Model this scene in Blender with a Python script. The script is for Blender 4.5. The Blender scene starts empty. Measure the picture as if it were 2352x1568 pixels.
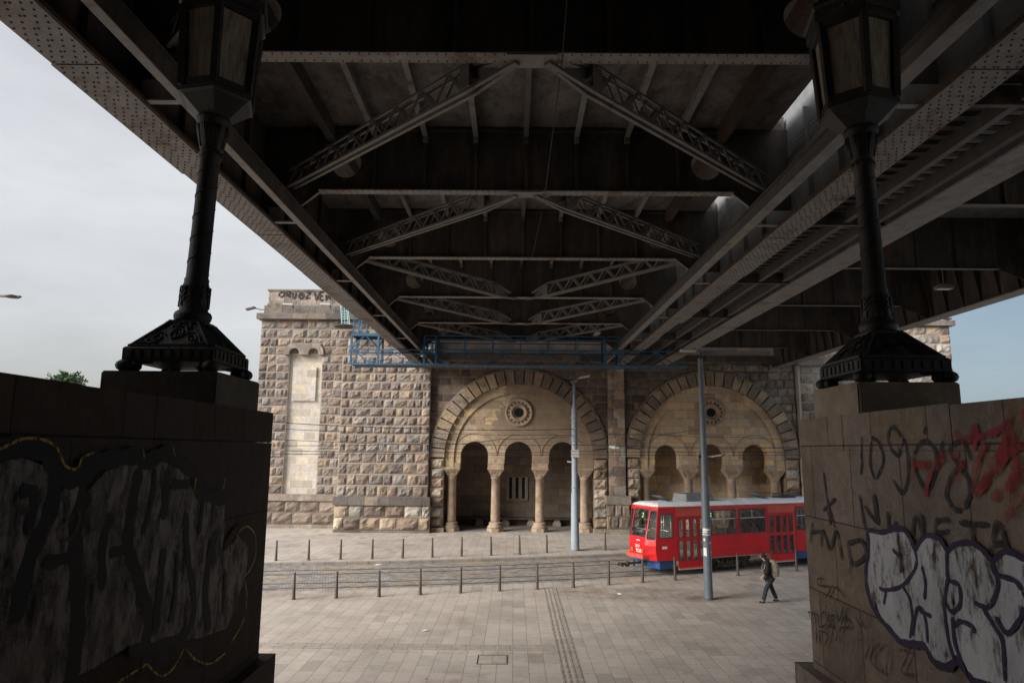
import bpy, bmesh, math, random
from mathutils import Vector, noise
random.seed(7)
sc = bpy.context.scene
col = sc.collection
R = math.radians
ZC = 5.5                      # eye height above the plaza
F = 1568.0                    # focal length in units of the 2352 px wide view
def basis():
    p, a, ro = R(9.0), -0.0044, R(0.45)
    f = Vector((math.sin(a)*math.cos(p), math.cos(a)*math.cos(p), math.sin(p)))
    r0 = Vector((math.cos(a), -math.sin(a), 0)); u0 = r0.cross(f)
    return f, r0*math.cos(ro)+u0*math.sin(ro), u0*math.cos(ro)-r0*math.sin(ro)
CF, CR, CU = basis()
def ray(px, py): return CF + CR*((px-1176)/F) + CU*((784-py)/F)
def atY(px, py, Y):
    d = ray(px, py); return Vector((0, 0, ZC)) + d*(Y/d.y)
def atX(px, py, X):
    d = ray(px, py); return Vector((0, 0, ZC)) + d*(X/d.x)
def atZ(px, py, z=0.0):
    d = ray(px, py); return Vector((0, 0, ZC)) + d*((z-ZC)/d.z)

# ---------------------------------------------------------------- objects
def tag(o, label=None, cat=None, group=None, kind=None):
    if label: o['label'] = label
    if cat: o['category'] = cat
    if group: o['group'] = group
    if kind: o['kind'] = kind
    return o
def empty(name, loc=(0, 0, 0), label=None, cat=None, group=None, rz=0.0):
    o = bpy.data.objects.new(name, None); col.objects.link(o)
    o.location = loc; o.rotation_euler = (0, 0, rz); o.empty_display_size = .2
    o['org'] = 1
    del o['org']
    return tag(o, label, cat, group)
def origin(o):
    v = Vector((0, 0, 0))
    while o is not None:
        v += Vector(o.location); o = o.parent
    return v
def copy_tree(o, parent=None):
    c = o.copy(); col.objects.link(c); c.parent = parent
    for ch in [x for x in bpy.data.objects if x.parent == o]:
        copy_tree(ch, c)
    return c
class MB:
    def __init__(s): s.v = []; s.f = []; s.mi = []; s.c = []; s.cc = None; s.m = 0; s.sm = []; s.smooth = False
    def face(s, idx):
        s.f.append(idx); s.mi.append(s.m); s.c.append(s.cc or (1, 1, 1)); s.sm.append(s.smooth)
    def add(s, pts, faces):
        b = len(s.v); s.v += [tuple(p) for p in pts]
        for f in faces: s.face([b+i for i in f])
    def box(s, x0, x1, y0, y1, z0, z1):
        s.add([(x0,y0,z0),(x1,y0,z0),(x1,y1,z0),(x0,y1,z0),(x0,y0,z1),(x1,y0,z1),(x1,y1,z1),(x0,y1,z1)],
              [(0,3,2,1),(4,5,6,7),(0,1,5,4),(1,2,6,5),(2,3,7,6),(3,0,4,7)])
    def bar(s, p, q, w, h, up=(0, 0, 1)):
        p = Vector(p); q = Vector(q); d = (q-p).normalized(); up = Vector(up)
        if abs(d.dot(up)) > .98: up = Vector((0, 1, 0))
        r = d.cross(up).normalized(); u = r.cross(d).normalized()
        P = []
        for e in (p, q):
            for a, b in ((-1,-1),(1,-1),(1,1),(-1,1)): P.append(e+r*(a*w/2)+u*(b*h/2))
        s.add(P, [(0,1,2,3),(7,6,5,4),(0,4,5,1),(1,5,6,2),(2,6,7,3),(3,7,4,0)])
    def cyl(s, p, q, r0, r1=None, n=10, caps=True):
        r1 = r0 if r1 is None else r1
        p = Vector(p); q = Vector(q); d = (q-p).normalized()
        a = d.orthogonal().normalized(); b = d.cross(a)
        P = []
        for e, r in ((p, r0), (q, r1)):
            for i in range(n):
                t = 2*math.pi*i/n; P.append(e+a*(r*math.cos(t))+b*(r*math.sin(t)))
        o = s.smooth; s.smooth = True
        fs = [(i, (i+1) % n, n+(i+1) % n, n+i) for i in range(n)]
        s.add(P, fs); s.smooth = o
        if caps:
            b0 = len(s.v)-2*n
            s.face([b0+i for i in reversed(range(n))]); s.face([b0+n+i for i in range(n)])
    def lathe(s, c, prof, n=16, smooth=True, a0=0.0):
        c = Vector(c); P = []
        for r, z in prof:
            for i in range(n):
                t = a0+2*math.pi*i/n; P.append((c.x+r*math.cos(t), c.y+r*math.sin(t), c.z+z))
        o = s.smooth; s.smooth = smooth
        fs = []
        for k in range(len(prof)-1):
            for i in range(n): fs.append((k*n+i, k*n+(i+1) % n, (k+1)*n+(i+1) % n, (k+1)*n+i))
        s.add(P, fs); s.smooth = o
        b0 = len(s.v)-len(P)
        if prof[0][0] > .001: s.face([b0+i for i in reversed(range(n))])
        if prof[-1][0] > .001: s.face([b0+(len(prof)-1)*n+i for i in range(n)])
    def sphere(s, c, r, n=8, m=6, sc3=(1, 1, 1)):
        c = Vector(c); P = []; fs = []
        for j in range(m+1):
            ph = math.pi*j/m
            for i in range(n):
                t = 2*math.pi*i/n
                P.append((c.x+sc3[0]*r*math.sin(ph)*math.cos(t), c.y+sc3[1]*r*math.sin(ph)*math.sin(t), c.z+sc3[2]*r*math.cos(ph)))
        for j in range(m):
            for i in range(n): fs.append((j*n+i, (j+1)*n+i, (j+1)*n+(i+1) % n, j*n+(i+1) % n))
        o = s.smooth; s.smooth = True; s.add(P, fs); s.smooth = o
    def prismXZ(s, pts, y0, y1):       # outline in XZ (ccw seen from -Y), y0 front
        n = len(pts)
        P = [(x, y0, z) for x, z in pts]+[(x, y1, z) for x, z in pts]
        s.add(P, [tuple(range(n)), tuple(reversed(range(n, 2*n)))]+[((i+1) % n, i, n+i, n+(i+1) % n) for i in range(n)])
    def prismXY(s, pts, z0, z1):
        n = len(pts)
        P = [(x, y, z0) for x, y in pts]+[(x, y, z1) for x, y in pts]
        s.add(P, [tuple(reversed(range(n))), tuple(range(n, 2*n))]+[(i, (i+1) % n, n+(i+1) % n, n+i) for i in range(n)])
    def build(s, name, mats, parent=None, tri=False):
        me = bpy.data.meshes.new(name)
        o = bpy.data.objects.new(name, me)
        org = origin(parent) if parent is not None else Vector((0, 0, 0))
        me.from_pydata([(v[0]-org.x, v[1]-org.y, v[2]-org.z) for v in s.v], [], s.f)
        if not isinstance(mats, (list, tuple)): mats = [mats]
        for m in mats: me.materials.append(m)
        me.polygons.foreach_set('material_index', s.mi)
        me.polygons.foreach_set('use_smooth', s.sm)
        if s.cc is not None:
            ca = me.color_attributes.new('Col', 'FLOAT_COLOR', 'CORNER')
            d = []
            for p, c in zip(me.polygons, s.c):
                for _ in range(p.loop_total): d += [c[0], c[1], c[2], 1.0]
            ca.data.foreach_set('color', d)
        me.validate(); me.update()
        col.objects.link(o); o.parent = parent
        return o
def rest(o, anchor=None):
    """put a top-level mesh's origin at its base"""
    me = o.data
    xs = [v.co.x for v in me.vertices]; ys = [v.co.y for v in me.vertices]; zs = [v.co.z for v in me.vertices]
    c = Vector(((min(xs)+max(xs))/2, (min(ys)+max(ys))/2, min(zs)))
    for v in me.vertices: v.co -= c
    o.location = c
    return o

# ---------------------------------------------------------------- materials
class NT:
    def __init__(s, m): s.t = m.node_tree; s.n = s.t.nodes; s.l = s.t.links
    def new(s, k, **kw):
        n = s.n.new(k)
        for a, b in kw.items(): setattr(n, a, b)
        return n
    def link(s, a, b): s.l.new(a, b)
    def coord(s, which='Object', scale=(1, 1, 1), rot=(0, 0, 0), loc=(0, 0, 0)):
        tc = s.new('ShaderNodeTexCoord'); mp = s.new('ShaderNodeMapping')
        s.link(tc.outputs[which], mp.inputs[0])
        mp.inputs['Scale'].default_value = scale; mp.inputs['Rotation'].default_value = rot; mp.inputs['Location'].default_value = loc
        return mp.outputs[0]
    def noise(s, co, scale, detail=4, rough=.6, w=None):
        n = s.new('ShaderNodeTexNoise'); s.link(co, n.inputs['Vector'])
        n.inputs['Scale'].default_value = scale; n.inputs['Detail'].default_value = detail; n.inputs['Roughness'].default_value = rough
        return n.outputs['Fac']
    def ramp(s, fac, stops):
        r = s.new('ShaderNodeValToRGB'); s.link(fac, r.inputs[0])
        e = r.color_ramp.elements
        while len(e) < len(stops): e.new(.5)
        for el, (p, c) in zip(e, stops):
            el.position = p; el.color = (c, c, c, 1) if isinstance(c, (int, float)) else (*c, 1)
        return r.outputs[0]
    def mix(s, a, b, fac, mode='MIX'):
        m = s.new('ShaderNodeMix', data_type='RGBA', blend_type=mode)
        for sock, val in ((m.inputs[0], fac), (m.inputs[6], a), (m.inputs[7], b)):
            if isinstance(val, (int, float)): sock.default_value = val
            elif isinstance(val, (tuple, list)): sock.default_value = (*val, 1)
            else: s.link(val, sock)
        return m.outputs[2]
    def bump(s, h, strength=.3, dist=.02, nrm=None):
        b = s.new('ShaderNodeBump'); b.inputs['Strength'].default_value = strength; b.inputs['Distance'].default_value = dist
        s.link(h, b.inputs['Height'])
        if nrm is not None: s.link(nrm, b.inputs['Normal'])
        return b.outputs[0]
def mat(name, fn=None, base=(.5, .5, .5), rough=.7, metal=0.0, spec=.4):
    m = bpy.data.materials.new(name); m.use_nodes = True
    t = NT(m); b = t.n['Principled BSDF']
    b.inputs['Base Color'].default_value = (*base, 1); b.inputs['Roughness'].default_value = rough
    b.inputs['Metallic'].default_value = metal; b.inputs['Specular IOR Level'].default_value = spec
    if fn: fn(t, b)
    return m
def varied(base, amt=.25, scale=3.0, bump=.15, tint=None, stretch=(1, 1, 1), rough=.7, metal=0.0, spec=.4, name='m', fine=40, bd=.02):
    def fn(t, b):
        co = t.coord(scale=stretch)
        n1 = t.noise(co, scale, 6, .65); n2 = t.noise(co, fine, 3, .6)
        dk = tuple(c*(1-amt) for c in base); lt = tuple(min(1, c*(1+amt)) for c in base)
        c = t.ramp(n1, [(.3, dk), (.7, lt)])
        if tint: c = t.mix(c, tint, t.ramp(t.noise(co, scale*.6+.3, 5, .7), [(.52, 0), (.72, .85)]))
        c = t.mix(c, t.ramp(n2, [(.3, .75), (.7, 1.15)]), .5, 'MULTIPLY')
        t.link(c, b.inputs['Base Color'])
        if bump: t.link(t.bump(n2, bump, bd), b.inputs['Normal'])
    return mat(name, fn, base, rough, metal, spec)

def m_blocks(t, b):
    co = t.coord()
    at = t.new('ShaderNodeAttribute', attribute_name='Col')
    n1 = t.noise(co, 1.1, 6, .7); n2 = t.noise(co, 9, 5, .7); n3 = t.noise(co, 45, 3, .6)
    c = t.mix(at.outputs['Color'], t.ramp(n2, [(.25, .55), (.75, 1.35)]), .8, 'MULTIPLY')
    c = t.mix(c, (.075, .06, .052), t.ramp(n1, [(.48, 0), (.66, .7)]))
    co2 = t.coord(scale=(1, 1, .12))
    c = t.mix(c, (.62, .6, .56), t.ramp(t.noise(co2, 3.2, 4, .6), [(.7, 0), (.8, .55)]))
    t.link(c, b.inputs['Base Color'])
    h = t.mix(n2, n3, .35)
    t.link(t.bump(h, .9, .06), b.inputs['Normal'])
M = {}
M['rock'] = mat('rock_faced_stone', m_blocks, rough=.9, spec=.2)
def m_ashlar(base, bw, bh, mort=.012, *, bs=.5, plaster=None, dark=.55, rotx=True, sc_=1.0, stain=(.06, .05, .045), stainlo=.55):
    def fn(t, b):
        co = t.coord(rot=(R(90), 0, 0)) if rotx else t.coord(rot=(R(90), 0, R(90)))
        # rot maps z -> y so that courses are horizontal
        tc = t.new('ShaderNodeTexCoord'); sp = t.new('ShaderNodeSeparateXYZ'); cb = t.new('ShaderNodeCombineXYZ')
        t.link(tc.outputs['Object'], sp.inputs[0])
        t.link(sp.outputs[0 if rotx else 1], cb.inputs[0]); t.link(sp.outputs[2], cb.inputs[1])
        br = t.new('ShaderNodeTexBrick'); t.link(cb.outputs[0], br.inputs['Vector'])
        br.offset = .5; br.squash = 1.0
        br.inputs['Scale'].default_value = 1.0; br.inputs['Brick Width'].default_value = bw; br.inputs['Row Height'].default_value = bh
        br.inputs['Mortar Size'].default_value = mort; br.inputs['Mortar Smooth'].default_value = .1
        br.inputs['Color1'].default_value = (0, 0, 0, 1); br.inputs['Color2'].default_value = (1, 1, 1, 1); br.inputs['Mortar'].default_value = (.5, .5, .5, 1)
        v = t.ramp(br.outputs['Color'], [(0, tuple(c*.72 for c in base)), (.35, tuple(c*.95 for c in base)), (.6, (base[0]*.95, base[1]*1.0, base[2]*1.12)), (1, (base[0]*1.28, base[1]*1.2, base[2]*1.02))])
        o3 = t.coord()
        v = t.mix(v, t.ramp(t.noise(o3, 5, 6, .7), [(.25, .65), (.75, 1.25)]), .8, 'MULTIPLY')
        v = t.mix(v, stain, t.ramp(t.noise(o3, .55, 6, .7), [(stainlo, 0), (stainlo+.2, .6)]))
        v = t.mix(v, tuple(c*dark for c in base), br.outputs['Fac'])
        if plaster:
            sx_ = t.new('ShaderNodeMath', operation='MULTIPLY_ADD'); t.link(sp.outputs[0], sx_.inputs[0]); sx_.inputs[1].default_value = .1
            t.link(t.noise(o3, .8, 5, .6), sx_.inputs[2])
            msk = t.ramp(sx_.outputs[0], [(.56, 0), (.575, 1)])
            pc = t.mix(tuple(plaster), tuple(c*.62 for c in plaster), t.ramp(t.noise(o3, 1.3, 6, .7), [(.4, 0), (.7, 1)]))
            pc = t.mix(pc, v, .18)
            v = t.mix(v, pc, msk)
        t.link(v, b.inputs['Base Color'])
        inv = t.ramp(br.outputs['Fac'], [(0, 1), (1, 0)])
        h = t.mix(inv, t.noise(o3, 25, 4, .7), .3)
        nb_ = t.bump(h, bs, .03)
        if bs > .6:
            nb_ = t.bump(t.ramp(t.noise(o3, 3.5, 6, .8), [(.45, 0), (.5, .3), (.53, .35), (.58, 1)]), .5, .03, nb_)
        t.link(nb_, b.inputs['Normal'])
    return fn
M['ashlar'] = mat('ashlar_stone', m_ashlar((.40, .31, .215), .95, .55, stain=(.13, .095, .065), stainlo=.52), rough=.88, spec=.2)
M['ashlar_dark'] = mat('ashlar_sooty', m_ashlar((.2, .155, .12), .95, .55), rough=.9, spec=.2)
M['ashlar_soot'] = mat('shade_black_stone', m_ashlar((.05, .041, .035), .95, .55), rough=.95, spec=.1)  # near-black: shade under the deck put into the stone colour
M['ashlar_pale'] = mat('ashlar_pale', m_ashlar((.52, .465, .39), .8, .55, mort=.01, dark=1.2, stain=(.3, .255, .21), stainlo=.48), rough=.88, spec=.2)
M['mortar'] = varied((.43, .385, .34), .2, 1.2, .3, name='mortar_joint', rough=.95, spec=.1)
M['carved'] = varied((.34, .255, .185), .3, 2.2, .4, tint=(.17, .125, .09), name='carved_stone', rough=.85, spec=.2, fine=30)
M['trim'] = varied((.24, .2, .165), .3, 1.5, .3, tint=(.5, .46, .4), stretch=(1, 1, .5), name='trim_stone', rough=.85, spec=.2, fine=22)
M['hole'] = mat('deep_dark', base=(.01, .01, .01), rough=1)
M['nearwall_l'] = mat('near_wall_stone', m_ashlar((.08, .055, .042), 1.35, .93, mort=.008, dark=.4, rotx=False, bs=.9, stain=(.05, .04, .035)), rough=.85, spec=.25)  # darker copy for the inward-facing side, its shade put into the colour
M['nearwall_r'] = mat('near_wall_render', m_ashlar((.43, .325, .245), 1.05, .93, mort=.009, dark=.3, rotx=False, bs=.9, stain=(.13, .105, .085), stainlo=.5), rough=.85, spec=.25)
M['block_l'] = varied((.10, .082, .066), .35, 1.8, .4, name='shaded_plinth_stone', rough=.85, fine=18)  # same stone as the right plinth, darkened in place of shade
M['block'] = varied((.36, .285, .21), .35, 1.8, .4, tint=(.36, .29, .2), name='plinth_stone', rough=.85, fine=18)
M['iron'] = varied((.033, .029, .028), .45, 4, .4, tint=(.075, .055, .042), name='cast_iron_black', rough=.55, spec=.4, fine=30)
M['lglass'] = varied((.32, .27, .22), .4, 7, .1, tint=(.05, .035, .025), stretch=(3, 3, .4), name='dirty_lantern_glass', rough=.35, fine=60)
def m_steel(base, rust, lo, hi, stretch=(1, 1, .35), sc=1.2):
    def fn(t, b):
        co = t.coord(); cs = t.coord(scale=stretch)
        n = t.noise(co, 2.5, 6, .7); n2 = t.noise(co, 30, 4, .6)
        c = t.ramp(n, [(.3, tuple(x*.7 for x in base)), (.7, tuple(x*1.2 for x in base))])
        r = t.ramp(t.noise(cs, sc, 7, .75), [(lo, 0), (hi, 1)])
        c = t.mix(c, t.ramp(n2, [(.3, tuple(x*.5 for x in rust)), (.7, rust)]), r)
        t.link(c, b.inputs['Base Color'])
        t.link(t.bump(n2, .2, .01), b.inputs['Normal'])
    return fn
M['steel_dark'] = mat('shaded_painted_steel', m_steel((.052, .044, .039), (.2, .14, .105), .48, .74, (1, 1, .2), 1.5), rough=.65)  # same paint as the flanges, web shade put into the colour; streaks are rust
M['steel_pale'] = mat('pale_painted_steel', m_steel((.205, .187, .175), (.13, .06, .032), .53, .67, (.35, .35, .35), 2.2), rough=.6)  # same paint, paler where ground light reaches ribs and flanges
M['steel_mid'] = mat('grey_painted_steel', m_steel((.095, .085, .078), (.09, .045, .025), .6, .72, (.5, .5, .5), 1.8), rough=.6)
M['steel_lit'] = mat('grey_panel_steel', m_steel((.2, .205, .21), (.12, .06, .03), .66, .8, (1, 1, .4), 1.5), rough=.5)  # paler copy for the right web, slot light put into the colour
M['deckc'] = mat('deck_concrete', m_steel((.16, .138, .125), (.07, .052, .04), .48, .66, (1, .5, 1), 1.4), rough=.9)
M['brace'] = mat('brace_painted_steel', m_steel((.17, .152, .14), (.11, .055, .03), .56, .7, (.5, .5, .5), 1.8), rough=.6)
M['rivet'] = varied((.05, .038, .033), .4, 6, 0, name='rusty_rivets', rough=.8)
M['rust'] = varied((.06, .036, .026), .45, 6, .3, tint=(.1, .045, .024), name='rusted_steel', rough=.85)
M['blue'] = mat('blue_gantry_paint', m_steel((.035, .11, .19), (.04, .03, .028), .63, .75, (1, 1, 1), 3), rough=.5)
M['teal'] = varied((.3, .5, .5), .2, 5, 0, name='pale_teal_paint', rough=.5)
M['bollard'] = varied((.085, .066, .055), .35, 6, .1, tint=(.045, .045, .05), name='bollard_steel', rough=.55)
M['pole'] = varied((.115, .135, .155), .12, 3, .05, name='grey_pole_paint', rough=.5)
M['pole2'] = varied((.26, .3, .34), .12, 3, .05, name='blue_grey_pole_paint', rough=.5)
M['sticker'] = varied((.75, .75, .72), .15, 20, 0, name='torn_paper', rough=.8)
M['wire'] = mat('wire', base=(.03, .03, .03), rough=.6)
M['white'] = mat('white_paint', base=(.75, .74, .7), rough=.6)
M['lens'] = mat('lamp_lens', base=(.5, .5, .48), rough=.3)
# ================================================================ ground
def m_pave(t, b):
    tc = t.new('ShaderNodeTexCoord'); sp = t.new('ShaderNodeSeparateXYZ'); cb = t.new('ShaderNodeCombineXYZ')
    t.link(tc.outputs['Object'], sp.inputs[0]); t.link(sp.outputs[1], cb.inputs[0]); t.link(sp.outputs[0], cb.inputs[1])
    br = t.new('ShaderNodeTexBrick'); t.link(cb.outputs[0], br.inputs['Vector']); br.offset = .37; br.offset_frequency = 3
    for k, v in (('Scale', 1), ('Brick Width', .82), ('Row Height', .41), ('Mortar Size', .0065), ('Mortar Smooth', .2)): br.inputs[k].default_value = v
    br.inputs['Color1'].default_value = (0, 0, 0, 1); br.inputs['Color2'].default_value = (1, 1, 1, 1)
    br.inputs['Mortar'].default_value = (.5, .5, .5, 1)
    base = (.45, .395, .342)
    v = t.ramp(br.outputs['Color'], [(0, tuple(c*.9 for c in base)), (.5, base), (.93, tuple(c*1.05 for c in base)), (.95, tuple(c*.78 for c in base))])
    co = t.coord()
    v = t.mix(v, t.ramp(t.noise(co, .35, 6, .65), [(.3, .78), (.7, 1.12)]), .8, 'MULTIPLY')
    v = t.mix(v, (.26, .19, .14), t.ramp(t.noise(co, .4, 8, .75), [(.52, 0), (.7, .6)]))
    v = t.mix(v, (.2, .18, .165), t.ramp(t.noise(t.coord(loc=(7, 3, 0)), .9, 8, .8), [(.54, 0), (.68, .5)]))
    v = t.mix(v, t.ramp(t.noise(co, 14, 4, .7), [(.3, .85), (.7, 1.1)]), .7, 'MULTIPLY')
    v = t.mix(v, (.07, .06, .055), t.ramp(t.noise(co, 5.5, 2, .4), [(.755, 0), (.775, .8)]))
    v = t.mix(v, (.17, .145, .125), br.outputs['Fac'])
    for cx_, cy_, rx_, ry_, am in ((4.5, 27.6, 5.5, 1.5, .75), (-8, 27.0, 3.5, 1.6, .5), (7.3, 26.8, 1.3, .7, .8), (-6.5, 39.5, 3, 1.2, .5), (9, 20, 3, 1.2, .35)):
        cm = t.coord(scale=(1/rx_, 1/ry_, 0), loc=(-cx_/rx_, -cy_/ry_, 0)); wn = t.new('ShaderNodeTexGradient', gradient_type='SPHERICAL'); t.link(cm, wn.inputs[0])
        mk = t.mix(t.ramp(wn.outputs['Fac'], [(0, 0), (.5, 1)]), t.ramp(t.noise(co, 1.1, 8, .75), [(.4, 0), (.62, 1)]), 1.0, 'MULTIPLY')
        mk = t.mix((0, 0, 0), mk, am)
        v = t.mix(v, (.17, .115, .08), mk)
    t.link(v, b.inputs['Base Color'])
    t.link(t.bump(t.ramp(br.outputs['Fac'], [(0, 1), (1, 0)]), .3, .01), b.inputs['Normal'])
M['pave'] = mat('stone_slab_paving', m_pave, rough=.75, spec=.3)
def m_cobble(t, b):
    co = t.coord(rot=(0, 0, R(-15)))
    br = t.new('ShaderNodeTexBrick'); t.link(co, br.inputs['Vector'])
    for k, v in (('Scale', 1), ('Brick Width', .24), ('Row Height', .16), ('Mortar Size', .014), ('Mortar Smooth', .3)): br.inputs[k].default_value = v
    br.inputs['Color1'].default_value = (.2, .185, .17, 1); br.inputs['Color2'].default_value = (.4, .365, .33, 1); br.inputs['Mortar'].default_value = (.09, .08, .072, 1)
    o = t.coord()
    v = t.mix(br.outputs['Color'], t.ramp(t.noise(o, .8, 6, .7), [(.3, .75), (.7, 1.2)]), .8, 'MULTIPLY')
    yl = t.ramp(t.noise(t.coord(scale=(.35, 1, 1)), .9, 5, .75), [(.56, 0), (.62, .65)])
    v = t.mix(v, (.42, .3, .14), yl)
    t.link(v, b.inputs['Base Color'])
    t.link(t.bump(t.ramp(br.outputs['Fac'], [(0, 1), (1, 0)]), .5, .02), b.inputs['Normal'])
M['cobble'] = mat('cobbled_setts', m_cobble, rough=.7, spec=.35)
M['earth'] = varied((.2, .18, .16), .2, .3, .1, name='outer_asphalt', rough=.9)
M['kerb'] = varied((.27, .24, .215), .25, 2, .2, name='kerb_stone', rough=.8)
M['railm'] = mat('tram_rail_steel', base=(.14, .125, .115), rough=.4, metal=.5)

# track curve: centre line of the near track, Y as a function of X
def trackY(X): return 30.6 + .262*X + .0062*X*X if X < 9 else 30.6 + .262*9 + .0062*81 + (X-9)*.405
def near(px, py): return atZ(px, py, 0)
g = MB(); g.box(-400, 400, -60, 700, -1.0, -.014)
tag(g.build('ground', M['earth']), kind='structure')
xs = [-60+i*2.0 for i in range(66)]
def edge_near(X): return trackY(X)-1.15
def edge_far(X): return trackY(X)+5.0
g = MB()
for a, b_ in zip(xs[:-1], xs[1:]):
    g.add([(a, edge_near(a)-.1, -.004), (b_, edge_near(b_)-.1, -.004), (b_, edge_far(b_)+.1, -.004), (a, edge_far(a)+.1, -.004)], [(0, 1, 2, 3)])
tag(g.build('road', M['cobble']), kind='structure')
g = MB()
for a, b_ in zip(xs[:-1], xs[1:]):
    g.add([(a, -40, .03), (b_, -40, .03), (b_, edge_near(b_), .03), (a, edge_near(a), .03), (b_, edge_near(b_), -.05), (a, edge_near(a), -.05)], [(0, 1, 2, 3), (3, 2, 4, 5)])
tag(g.build('plaza', M['pave']), kind='structure')
g = MB()
for a, b_ in zip(xs[:-1], xs[1:]):
    g.add([(a, edge_far(a)+.3, .12), (b_, edge_far(b_)+.3, .12), (b_, 90, .12), (a, 90, .12)], [(0, 1, 2, 3)])
tag(g.build('pavement', M['pave']), kind='structure')
g = MB(); s_ = -58.0
for i in range(120):
    a = -60+i*1.0
    p, q = Vector((a+.01, edge_far(a+.01)+.15, .055)), Vector((a+.99, edge_far(a+.99)+.15, .055))
    g.bar(p, q, .3, .14)
tag(g.build('kerb', M['kerb']), kind='structure')
def rail(off, n_=1):
    g = MB()
    for i in range(120):
        a = -50+i*1.0; b_ = a+1.0
        def pt(x):
            s = .262+.0124*x if x < 9 else .405
            k = math.sqrt(1+s*s); return Vector((x-off*s/k, trackY(x)+off/k, .004))
        g.bar(pt(a), pt(b_), .09, .02)
    return tag(g.build('tram_rail', M['railm']), kind='structure')
for off in (-.5, .5, 2.6, 3.6): rail(off)
# tactile ribs
g = MB()
for k in range(4):
    x = 1.20+k*.15
    y = 15.2
    while y < 28.6:
        g.box(x, x+.06, y, y+.34, .03, .045); y += .41
for k in range(4):
    y = 19.95+k*.15; x = -8.2
    while x < 1.1:
        g.box(x, x+.34, y, y+.06, .03, .045); x += .41
M['tact'] = varied((.31, .275, .24), .25, 3, .1, name='tactile_rib', rough=.8)
tag(g.build('tactile_paving', M['tact']), kind='structure')
# manhole frame outline
g = MB(); p = atZ(1098, 1503, .03); q = atZ(1166, 1525, .03)
x0, x1, y0, y1 = p.x, q.x, q.y, p.y
for a in ((x0, x1, y0, y0+.03), (x0, x1, y1-.03, y1), (x0, x0+.03, y0+.03, y1-.03), (x1-.03, x1, y0+.03, y1-.03)): g.box(*a, .03, .036)
g.m = 1; g.box(x0+.05, x1-.05, y0+.05, y1-.05, .03, .034)
tag(rest(g.build('inspection_cover', [M['steel_dark'], M['pave']])), 'slab-filled rectangular inspection cover with dark frame in the plaza paving', 'inspection cover')
pale = varied((.7, .68, .64), .1, 8, 0, name='litter_paper')
for px, py, lb, s in ((978, 1448, 'crumpled white plastic scrap on the open plaza paving', .12), (1424, 1364, 'small white paper scrap lying right of the tactile strip', .12), (869, 1297, 'white paper scrap lying against the far kerb', .2)):
    p = atZ(px, py, .03 if py > 1350 else .0); g = MB()
    n = 7; ring = [(p.x+s*math.cos(i*6.283/n)*random.uniform(.7, 1.3), p.y+s*.6*math.sin(i*6.283/n)*random.uniform(.7, 1.3), p.z+random.uniform(.002, .03)) for i in range(n)]
    g.add(ring+[(p.x, p.y, p.z+.05)], [(i, (i+1) % n, n) for i in range(n)]+[tuple(reversed(range(n)))])
    tag(rest(g.build('paper_scrap', pale)), lb, 'litter')

# ================================================================ stone abutment
M['ashlar'] = mat('weathered_ashlar', m_ashlar((.43, .33, .22), .95, .55, stain=(.15, .1, .07), stainlo=.5, plaster=(.235, .175, .125)), rough=.88, spec=.2)
M['ashlar_ochre'] = mat('lit_ochre_ashlar', m_ashlar((.5, .37, .24), .95, .55, stain=(.15, .11, .08), stainlo=.5), rough=.88, spec=.2)  # ochre stone, made lighter to stand for light on the second arch
YT, YP, YA, YR = 48.2, 46.0, 46.5, 46.6
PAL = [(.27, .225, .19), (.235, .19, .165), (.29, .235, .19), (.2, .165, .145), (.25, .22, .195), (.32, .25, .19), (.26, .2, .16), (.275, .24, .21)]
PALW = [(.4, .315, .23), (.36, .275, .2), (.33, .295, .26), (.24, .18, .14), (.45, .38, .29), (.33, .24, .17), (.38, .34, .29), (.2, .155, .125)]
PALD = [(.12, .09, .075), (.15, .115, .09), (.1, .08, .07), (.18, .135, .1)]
def block(mb, x0, x1, z0, z1, y, dep, rough, pal, nx=5, nz=4, gap=.022):
    x0 += gap; x1 -= gap; z0 += gap; z1 -= gap
    if x1-x0 < .06 or z1-z0 < .06: return
    c = random.choice(pal); k = random.uniform(.82, 1.2); mb.cc = tuple(min(1, v*k) for v in c)
    sd = random.uniform(0, 100)
    P = []; fs = []
    pk = (random.uniform(.3, .7), random.uniform(.3, .7))
    for j in range(nz+1):
        for i in range(nx+1):
            u, w = i/nx, j/nz
            e = min(u, 1-u, w, 1-w)
            x = x0+(x1-x0)*u; z = z0+(z1-z0)*w
            if e <= 0: d = dep*.35
            else:
                d = dep*(.85+1.0*rough*noise.noise(Vector((x*2.3+sd, z*2.8, sd))) + .7*rough*noise.noise(Vector((x*7+sd, z*7, sd))))
                d += dep*.35*rough*(1-abs(u-pk[0])-abs(w-pk[1]))
                x += random.uniform(-.02, .02); z += random.uniform(-.02, .02)
            P.append((x, y-d, z))
    for j in range(nz):
        for i in range(nx):
            a = j*(nx+1)+i; fs.append((a, a+1, a+nx+2, a+nx+1))
    b0 = len(P)
    P += [(x0, y, z0), (x1, y, z0), (x1, y, z1), (x0, y, z1)]
    c00, c10, c11, c01 = 0, nx, (nz+1)*(nx+1)-1, nz*(nx+1)
    fs += [tuple([b0, b0+1]+[i for i in range(nx, -1, -1)]),
           tuple([b0+2, b0+3]+[nz*(nx+1)+i for i in range(nx+1)]),
           tuple([b0+1, b0+2]+[j*(nx+1)+nx for j in range(nz, -1, -1)]),
           tuple([b0+3, b0]+[j*(nx+1) for j in range(nz+1)])]
    mb.add(P, fs)
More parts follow.
